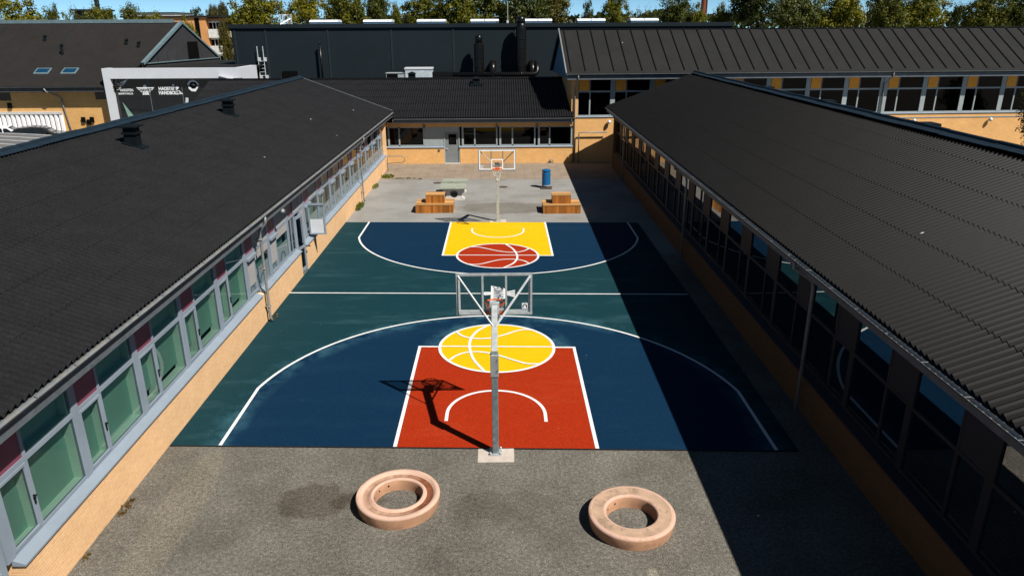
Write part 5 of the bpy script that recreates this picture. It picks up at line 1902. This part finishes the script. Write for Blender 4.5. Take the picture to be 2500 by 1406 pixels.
# ------------------------------------------------------------------ car park beyond the sunlit wing
def car(label, x, y, rot, paint, group):
    t = thing('parked_car', label, 'car', (x, y, 0.85), rot, group)
    def build(m, name, mats, parent=t, **kw):
        return m.build(name, mats, parent, world=False, **kw)
    side = [(-2.15, 0.32), (-2.2, 0.62), (-2.1, 0.86), (-1.25, 0.95), (-0.55, 1.38), (0.25, 1.46), (1.15, 1.40), (1.85, 1.02), (2.12, 0.95), (2.18, 0.55), (2.1, 0.30)]
    m = MB()
    def W(z): return 0.88 if z < 0.95 else 0.88 - (z - 0.95) * 0.42
    vs = [(p[0], -W(p[1]), p[1]) for p in side] + [(p[0], W(p[1]), p[1]) for p in side]
    n = len(side)
    fs = [(i, (i + 1) % n, (i + 1) % n + n, i + n) for i in range(n)] + [tuple(range(n - 1, -1, -1)), tuple(range(n, 2 * n))]
    m.add(vs, fs)
    b = build(m, 'body', paint)
    bevel(b, 0.05, 3)
    m = MB()
    for s in (-1, 1):
        def g(x, z): return (x, s * (W(z) + 0.006), z)
        m.add([g(-1.02, 0.98), g(-0.1, 0.98), g(-0.1, 1.34), g(-0.50, 1.33)], [(0, 1, 2, 3)])
        m.add([g(-0.02, 0.98), g(0.85, 0.98), g(0.8, 1.35), g(-0.02, 1.36)], [(0, 1, 2, 3)])
        m.add([g(0.93, 0.98), g(1.55, 1.0), g(1.15, 1.32), g(0.88, 1.34)], [(0, 1, 2, 3)])
    m.quad((-1.18, -0.74, 0.995), (-1.18, 0.74, 0.995), (-0.60, 0.66, 1.375), (-0.60, -0.66, 1.375))
    m.quad((1.80, -0.70, 1.07), (1.22, -0.62, 1.39), (1.22, 0.62, 1.39), (1.80, 0.70, 1.07))
    build(m, 'window', 'car_glass')
    for x in (-1.38, 1.35):
        for s in (-1, 1):
            m = MB()
            m.tube([(x, s * 0.72, 0.33), (x, s * 0.90, 0.33)], 0.33, 20)
            w = build(m, 'wheel', 'tyre')
            m = MB()
            m.tube([(x, s * 0.88, 0.33), (x, s * 0.912, 0.33)], 0.20, 14)
            build(m, 'rim', 'galvanised_plate', w)
    for s in (-1, 1):
        m = MB(); m.box(-2.19, -2.08, s * 0.62 - 0.14, s * 0.62 + 0.14, 0.62, 0.76); build(m, 'headlight', 'white_panel')
        m = MB(); m.box(2.10, 2.20, s * 0.66 - 0.14, s * 0.66 + 0.14, 0.72, 0.92); build(m, 'tail_light', 'lamp_red')
        m = MB(); m.box(-0.95, -0.80, s * 0.93 - 0.09, s * 0.93 + 0.09, 0.98, 1.12); build(m, 'mirror', paint)
    return t
car('black hatchback parked before the white slatted gate', -36.2, 43.3, R(200), 'car_black', 'cars in the car park')
car('white estate car parked before the white slatted gate', -39.6, 43.2, R(20), 'car_white', 'cars in the car park')

def carport():
    t = thing('carport', 'carport with curved grey seamed roof just beyond the sunlit roof ridge', 'carport', (-32, 34, 0))
    m = MB()
    n = 14
    def z(u): return 2.60 - 0.95 * max(0, u - 0.45) ** 2 * 2.2
    P = []
    for i in range(n + 1):
        u = i / n
        P.append((-46 + 18.5 * u, z(u)))
    vs = [(x, 30.0, h) for x, h in P] + [(x, 37.4, h) for x, h in P] + [(x, 30.0, h - 0.15) for x, h in P] + [(x, 37.4, h - 0.15) for x, h in P]
    k = n + 1
    fs = []
    for i in range(n):
        fs += [(i, i + 1, k + i + 1, k + i), (2 * k + i, 3 * k + i, 3 * k + i + 1, 2 * k + i + 1), (i, 2 * k + i, 2 * k + i + 1, i + 1), (k + i, k + i + 1, 3 * k + i + 1, 3 * k + i)]
    fs += [(0, k, 3 * k, 2 * k), (n, 2 * k + n, 3 * k + n, k + n)]
    m.add(vs, fs)
    r = m.build('roof', 'carport_felt', t, smooth=False)
    m = MB()
    for y in (30.3, 31.7, 33.1, 34.5, 35.9, 37.3):
        m.tube([(x, y, h + 0.01) for x, h in P], 0.028, 5)
    m.build('roof_seam', 'carport_seam', r)
    for x in (-45, -38, -31):
        for y in (30.6, 36.9):
            m = MB(); m.box(x - 0.07, x + 0.07, y - 0.07, y + 0.07, 0.85, 2.2); m.build('post', 'galvanised', t)
carport()

# ------------------------------------------------------------------ far buildings
def apartments():
    root = thing('apartment_block', 'distant four-storey brick apartment block with white balconies and blue downpipe', 'apartment building', (-52, 128, 0), R(0))
    m = MB()
    m.box(-68, -53.2, 126, 138, 0, 11.3)
    m.build('gable_wall', 'apartment_brick', root)
    m = MB()
    m.box(-53.2, -46.5, 127.0, 138, 0, 11.1)
    m.build('wall', 'apartment_brick', root)
    m = MB()
    m.box(-68.4, -46.0, 125.7, 138.4, 11.3, 11.6)
    m.build('roof', 'felt_roof', root)
    m = MB()
    m.box(-55.2, -54.4, 125.93, 125.99, 0.5, 11.2)
    m.build('stair_window', 'louvre', root)
    for z in (2.0, 4.9, 7.8):
        m = MB(); m.box(-53.1, -50.9, 126.2, 126.98, z + 0.0, z + 1.5); m.build('balcony', 'apartment_white', root)
        m = MB(); m.box(-53.0, -51.0, 126.9, 126.995, z + 1.55, z + 2.6); w = m.build('window', 'louvre', root)
        m = MB()
        for x in (-52.4, -51.8): m.box(x, x + 0.12, 126.86, 126.899, z + 1.55, z + 2.6)
        m.box(-53.0, -51.0, 126.86, 126.899, z + 2.6, z + 2.9)
        m.build('frame', 'apartment_white', w)
        m = MB(); m.box(-50.2, -47.6, 126.0, 126.98, z + 0.1, z + 1.1); m.build('balcony', 'apartment_cream', root)
        m = MB(); m.box(-50.2, -47.7, 126.9, 126.99, z + 1.2, z + 2.7); m.build('window', 'louvre', root)
        m = MB(); m.box(-47.2, -46.6, 126.9, 126.99, z + 1.2, z + 2.4); m.build('window', 'apartment_white', root)
    m = MB(); m.box(-50.75, -50.35, 126.3, 126.9, 0, 10.6); m.build('downpipe', 'pipe_blue', root)
    t = thing('low_building', 'low white flat-roofed building in the gap beside the apartment block', 'building', (-43.5, 112, 0))
    m = MB(); m.box(-47.5, -36, 111, 120, 0, 3.2); m.build('wall', 'grey_panel', t)
    m = MB(); m.box(-47.8, -35.7, 110.7, 120.3, 3.2, 3.9); m.build('roof', 'apartment_white', t)
    m = MB(); m.box(-47.0, -37, 110.93, 110.99, 1.6, 2.9); m.build('window', 'louvre', t)
    t = thing('factory_building', 'dark factory roof with striped flue rising out of the distant trees', 'building', (-81, 140, 0))
    m = MB(); m.box(-83.5, -79.6, 139, 146, 0, 12.8); m.build('wall', 'slate_cladding', t)
    m = MB(); m.box(-83.9, -79.2, 138.6, 146.4, 12.8, 13.1); m.build('roof', 'slate_joint', t)
    m = MB()
    m.tube([(-79.9, 141, 12.0), (-79.9, 141, 17.0)], 0.42, 12)
    for k in range(6): m.tube([(-79.9, 141, 13.3 + 0.6 * k), (-79.9, 141, 13.55 + 0.6 * k)], 0.50, 12)
    m.build('flue', 'slate_cladding', t)
    t = thing('factory_chimney', 'tall red brick chimney rising behind the trees', 'chimney', (46.5, 160, 0))
    m = MB()
    m.lathe([(1.2, 0), (0.75, 12), (0.66, 24), (0.75, 24.2), (0.75, 25)], (46.5, 160, 0), 20)
    m.build('stack', 'chimney_brick', t, smooth=False)
    m = MB()
    m.box(46.85, 47.0, 159.15, 159.4, 0, 24.0)
    m.build('ladder', 'rust_dark', t)
    t = thing('distant_building', 'white flat-topped building far off beyond the trees and gym ridge', 'building', (-76, 190, 0))
    m = MB(); m.box(-97, -84.5, 188, 200, 0, 13.2); m.build('wall', 'apartment_white', t)
    m = MB(); m.box(-97.3, -84.2, 187.7, 200.3, 13.2, 13.45); m.build('roof', 'felt_roof', t)
apartments()

# ------------------------------------------------------------------ trees
def crown_mesh(seed, n_clump, n_leaf, leaf, shape=(1, 1, 1), spread=0.24, gap=0.0):
    """unit-size crown (about 1 radius wide, 0..2 high) of leaf-sized faces gathered in clumps"""
    rd = random.Random(seed)
    vs = []; fs = []
    lobes = []
    for i in range(7):
        a = rd.uniform(0, 2 * math.pi)
        lobes.append((Vector((math.cos(a) * rd.uniform(0.2, 0.6), math.sin(a) * rd.uniform(0.2, 0.6), rd.uniform(0.55, 1.5))), rd.uniform(0.38, 0.62)))
    lobes.append((Vector((0, 0, 1.0)), 0.7))
    lobes.append((Vector((rd.uniform(-0.15, 0.15), rd.uniform(-0.15, 0.15), 1.5)), 0.46))
    for c in range(n_clump):
        lc, lr = lobes[c % len(lobes)]
        d = Vector((rd.gauss(0, 1), rd.gauss(0, 1), rd.gauss(0, 1))).normalized()
        cc = lc + d * lr * rd.uniform(0.55, 1.05)
        if cc.z < 0.12: cc.z = 0.12 + rd.random() * 0.2
        cr = spread * rd.uniform(0.55, 1.25)
        for k in range(n_leaf):
            q = Vector((rd.gauss(0, 1), rd.gauss(0, 1), rd.gauss(0, 0.8)))
            p = cc + q * cr * 0.5
            p = Vector((p.x * shape[0], p.y * shape[1], p.z * shape[2]))
            nn = (q + Vector((0, 0, 0.9)) + Vector((rd.gauss(0, .6), rd.gauss(0, .6), rd.gauss(0, .6)))).normalized()
            t = nn.cross(Vector((rd.gauss(0, 1), rd.gauss(0, 1), rd.gauss(0, 1)))).normalized()
            b = nn.cross(t)
            s = leaf * rd.uniform(0.6, 1.4)
            n0 = len(vs)
            vs += [p - t * s, p + b * s * 0.6, p + t * s, p - b * s * 0.6]
            fs.append((n0, n0 + 1, n0 + 2, n0 + 3))
    me = bpy.data.meshes.new('crown')
    me.from_pydata([tuple(v) for v in vs], [], fs)
    me.update()
    return me

def trunk_mesh(seed):
    rd = random.Random(seed)
    m = MB()
    top = Vector((rd.uniform(-0.05, 0.05), rd.uniform(-0.05, 0.05), 1.25))
    m.tube([(0, 0, -0.02), (0.01, 0, 0.25), (top.x * 0.5, top.y * 0.5, 0.7), top], [0.085, 0.06, 0.045, 0.015], 8)
    for i in range(7):
        a = 2 * math.pi * i / 7 + rd.uniform(-0.3, 0.3)
        z0 = 0.35 + 0.1 * i
        r = rd.uniform(0.35, 0.6)
        m.tube([(0, 0, z0), (r * 0.5 * math.cos(a), r * 0.5 * math.sin(a), z0 + 0.18), (r * math.cos(a), r * math.sin(a), z0 + 0.45)], [0.03, 0.018, 0.006], 6)
    me = bpy.data.meshes.new('trunk')
    me.from_pydata(m.v, [], m.f)
    me.materials.append(MATS['trunk_bark'])
    me.update()
    return me

def trees():
    crowns = {}
    for i, mat in enumerate(['leaf_oak', 'leaf_lime', 'leaf_dark', 'leaf_copper']):
        for k in range(2):
            me = crown_mesh(11 + i * 5 + k, 190, 80, 0.034, spread=0.2)
            me.materials.append(MATS[mat])
            crowns[(mat, k)] = me
    sparse = crown_mesh(77, 46, 46, 0.034, spread=0.2)
    sparse.materials.append(MATS['leaf_copper'])
    crowns[('sparse', 0)] = sparse; crowns[('sparse', 1)] = sparse
    spruce = crown_mesh(91, 130, 60, 0.034, shape=(0.7, 0.7, 1.1), spread=0.16)
    spruce.materials.append(MATS['leaf_dark'])
    crowns[('spruce', 0)] = spruce; crowns[('spruce', 1)] = spruce
    trunks = [trunk_mesh(s) for s in (1, 2, 3)]
    rd = random.Random(42)
    # label, picture x of the crown's middle, distance along y, top height, crown radius, kind
    T = [
        ('broad yellow-green tree beyond the outer end of the gym ridge', -63.0, 88, 13.4, 4.2, 'leaf_lime'),
        ('rounded green tree stepping down beside the broadest one over the gym ridge', -60.0, 90, 12.3, 2.3, 'leaf_oak'),
        ('loose pale tree with gaps behind the gym ridge', -65.1, 104, 13.0, 1.6, 'sparse'),
        ('dark low tree over the gym ridge next to the dark factory roof', -60.3, 98, 11.8, 1.6, 'leaf_dark'),
        ('low bright tree in front of the dark factory roof', -56.3, 96, 12.5, 2.7, 'leaf_lime'),
        ('green tree on the gym ridge skyline between factory flue and apartment roof', -53.1, 98, 12.7, 2.7, 'leaf_oak'),
        ('sloping green tree running down towards the apartment roof', -49.7, 98, 11.7, 2.3, 'leaf_oak'),
        ('small bright tree at the peak of the gym gable', -38.3, 80, 10.5, 1.3, 'leaf_lime'),
        ('far dark round tree rising over the apartment roof', -69.5, 165, 13.5, 2.3, 'leaf_dark'),
        ('far olive tree over the white balconies', -67.5, 168, 14.2, 1.9, 'leaf_copper'),
        ('far tree with rounded top close beside the big crown at the hall corner', -66.3, 172, 14.9, 1.8, 'leaf_copper'),
        ('reddish-green tree before the white balconies at the hall corner', -37.9, 92, 10.1, 1.2, 'leaf_copper'),
        ('large olive crown at the corner of the dark hall behind the ladder cage', -33.6, 94, 13.7, 4.2, 'leaf_oak'),
        ('tall green crown between ladder cage and first roof dome', -26.7, 94, 13.4, 2.9, 'leaf_lime'),
        ('thick green crown behind the gap after the first roof dome', -21.2, 92, 13.1, 3.0, 'leaf_oak'),
        ('lower dark crown behind the second roof dome', -17.1, 97, 13.0, 1.9, 'leaf_dark'),
        ('small crown filling the dip before the third roof dome', -15.3, 101, 12.4, 1.2, 'leaf_oak'),
        ('broad crown behind the third roof dome', -10.4, 93, 13.7, 2.9, 'leaf_oak'),
        ('high crown above the gap before the fourth roof dome', -5.7, 90, 13.7, 3.4, 'leaf_lime'),
        ('high dark crown behind the fourth roof dome', -1.2, 92, 13.8, 3.4, 'leaf_oak'),
        ('tall crown behind the tall black flue', 3.3, 90, 13.7, 3.3, 'leaf_dark'),
        ('golden-green crown ending the tall row by the fifth roof dome', 7.9, 95, 13.3, 2.8, 'leaf_copper'),
        ('small dark tree alone above the sixth roof dome', 13.8, 103, 12.7, 1.3, 'leaf_dark'),
        ('upright bright tree between the sixth and seventh roof domes', 16.2, 92, 13.0, 1.9, 'leaf_lime'),
        ('thin bare-looking tree above the last roof dome', 20.5, 97, 11.8, 1.2, 'sparse'),
        ('thinner of the two bare-looking trees, next to the dark oak by the brick chimney', 23.3, 101, 11.9, 0.9, 'sparse'),
        ('dark oak just before the brick chimney', 25.3, 95, 12.9, 2.7, 'leaf_dark'),
        ('yellowish tree at the foot of the brick chimney', 27.8, 92, 11.9, 1.5, 'leaf_lime'),
        ('low green tree in the sky gap after the brick chimney', 31.3, 93, 11.9, 1.6, 'leaf_oak'),
        ('dense dark oak where the hall roof ends', 34.9, 90, 13.5, 2.9, 'leaf_dark'),
        ('tall shady crown behind the middle of the battened roof', 40.6, 92, 13.8, 3.3, 'leaf_dark'),
        ('sunlit crown before the narrow sky gap over the battened roof', 47.1, 93, 13.4, 3.7, 'leaf_lime'),
        ('wide sunlit oak after the narrow sky gap over the battened roof', 53.7, 92, 13.2, 2.6, 'leaf_oak'),
        ('second wide oak joined to the sunlit one over the battened roof', 60.9, 96, 13.4, 3.5, 'leaf_lime'),
        ('low bushy conifer in the last sky gap', 67.4, 98, 11.9, 1.4, 'spruce'),
        ('large olive crown near the far end of the battened roof', 67.8, 92, 13.4, 3.0, 'leaf_oak'),
        ('outermost dark crown beyond the end of the battened roof', 72.6, 92, 13.5, 2.8, 'leaf_dark'),
    ]
    for i, (label, x, y, top, r, kind) in enumerate(T):
        gap = top < 12.9 or y > 120 or -70 < x < -42
        gap = gap or 'hall corner' in label or 'corner of the dark hall' in label
        r *= (0.85 if 'reddish' in label else 1.0) if gap else 1.22
        top += (-0.5 if -70 < x < -42 and y < 120 else 0.0) if gap else 0.9
        t = thing('tree', label, 'tree', (x, y, 0), rd.uniform(0, 6.28), 'trees beyond the school')
        ch = min(top * 0.8, max(r * 2.1, 7.5))
        o = bpy.data.objects.new('crown', crowns[(kind, i % 2)])
        COL.objects.link(o); o.parent = t
        zs = sorted(v.co.z for v in o.data.vertices)
        o.scale = (r / 1.0, r / 1.0, ch / zs[int(len(zs) * 0.985)])
        o.location = (0, 0, top - ch)
        k = bpy.data.objects.new('trunk', trunks[i % 3])
        COL.objects.link(k); k.parent = t
        k.scale = (r * 0.75, r * 0.75, (top - ch * 0.45) / 1.25)
    # tree beside the tall block, just in view
    t = thing('tree', 'dark leafy tree close by the tall block at the shaded roof ridge', 'tree', (37.6, 35.2, 0), 0.5)
    o = bpy.data.objects.new('crown', crowns[('leaf_dark', 0)])
    COL.objects.link(o); o.parent = t; o.scale = (2.0, 2.0, 2.4); o.location = (0, 0, 0.9)
    k = bpy.data.objects.new('trunk', trunks[0]); COL.objects.link(k); k.parent = t; k.scale = (1.5, 1.5, 3.0)
trees()

# distant wood line and hills so the horizon is closed
def wood():
    rd = random.Random(9)
    m = MB()
    for i in range(9000):
        x = rd.uniform(-30, 120); y = rd.uniform(118, 132)
        z = rd.uniform(3.0, 11.6) + 0.9 * noise.noise(Vector((x * 0.12, 0, 0)))
        s = rd.uniform(0.35, 0.7)
        a = rd.uniform(0, 6.28)
        t = Vector((math.cos(a), math.sin(a), rd.uniform(-0.5, 0.5))) * s
        b = Vector((-math.sin(a) * 0.4, math.cos(a) * 0.4, 0.9)) * s
        p = Vector((x, y, min(z, 12.5)))
        m.add([p - t, p - b, p + t, p + b], [(0, 1, 2, 3)])
    o = m.build('wood', 'leaf_dark')
    o['kind'] = 'stuff'
    o['label'] = 'far-off belt of trees along the horizon'
wood()
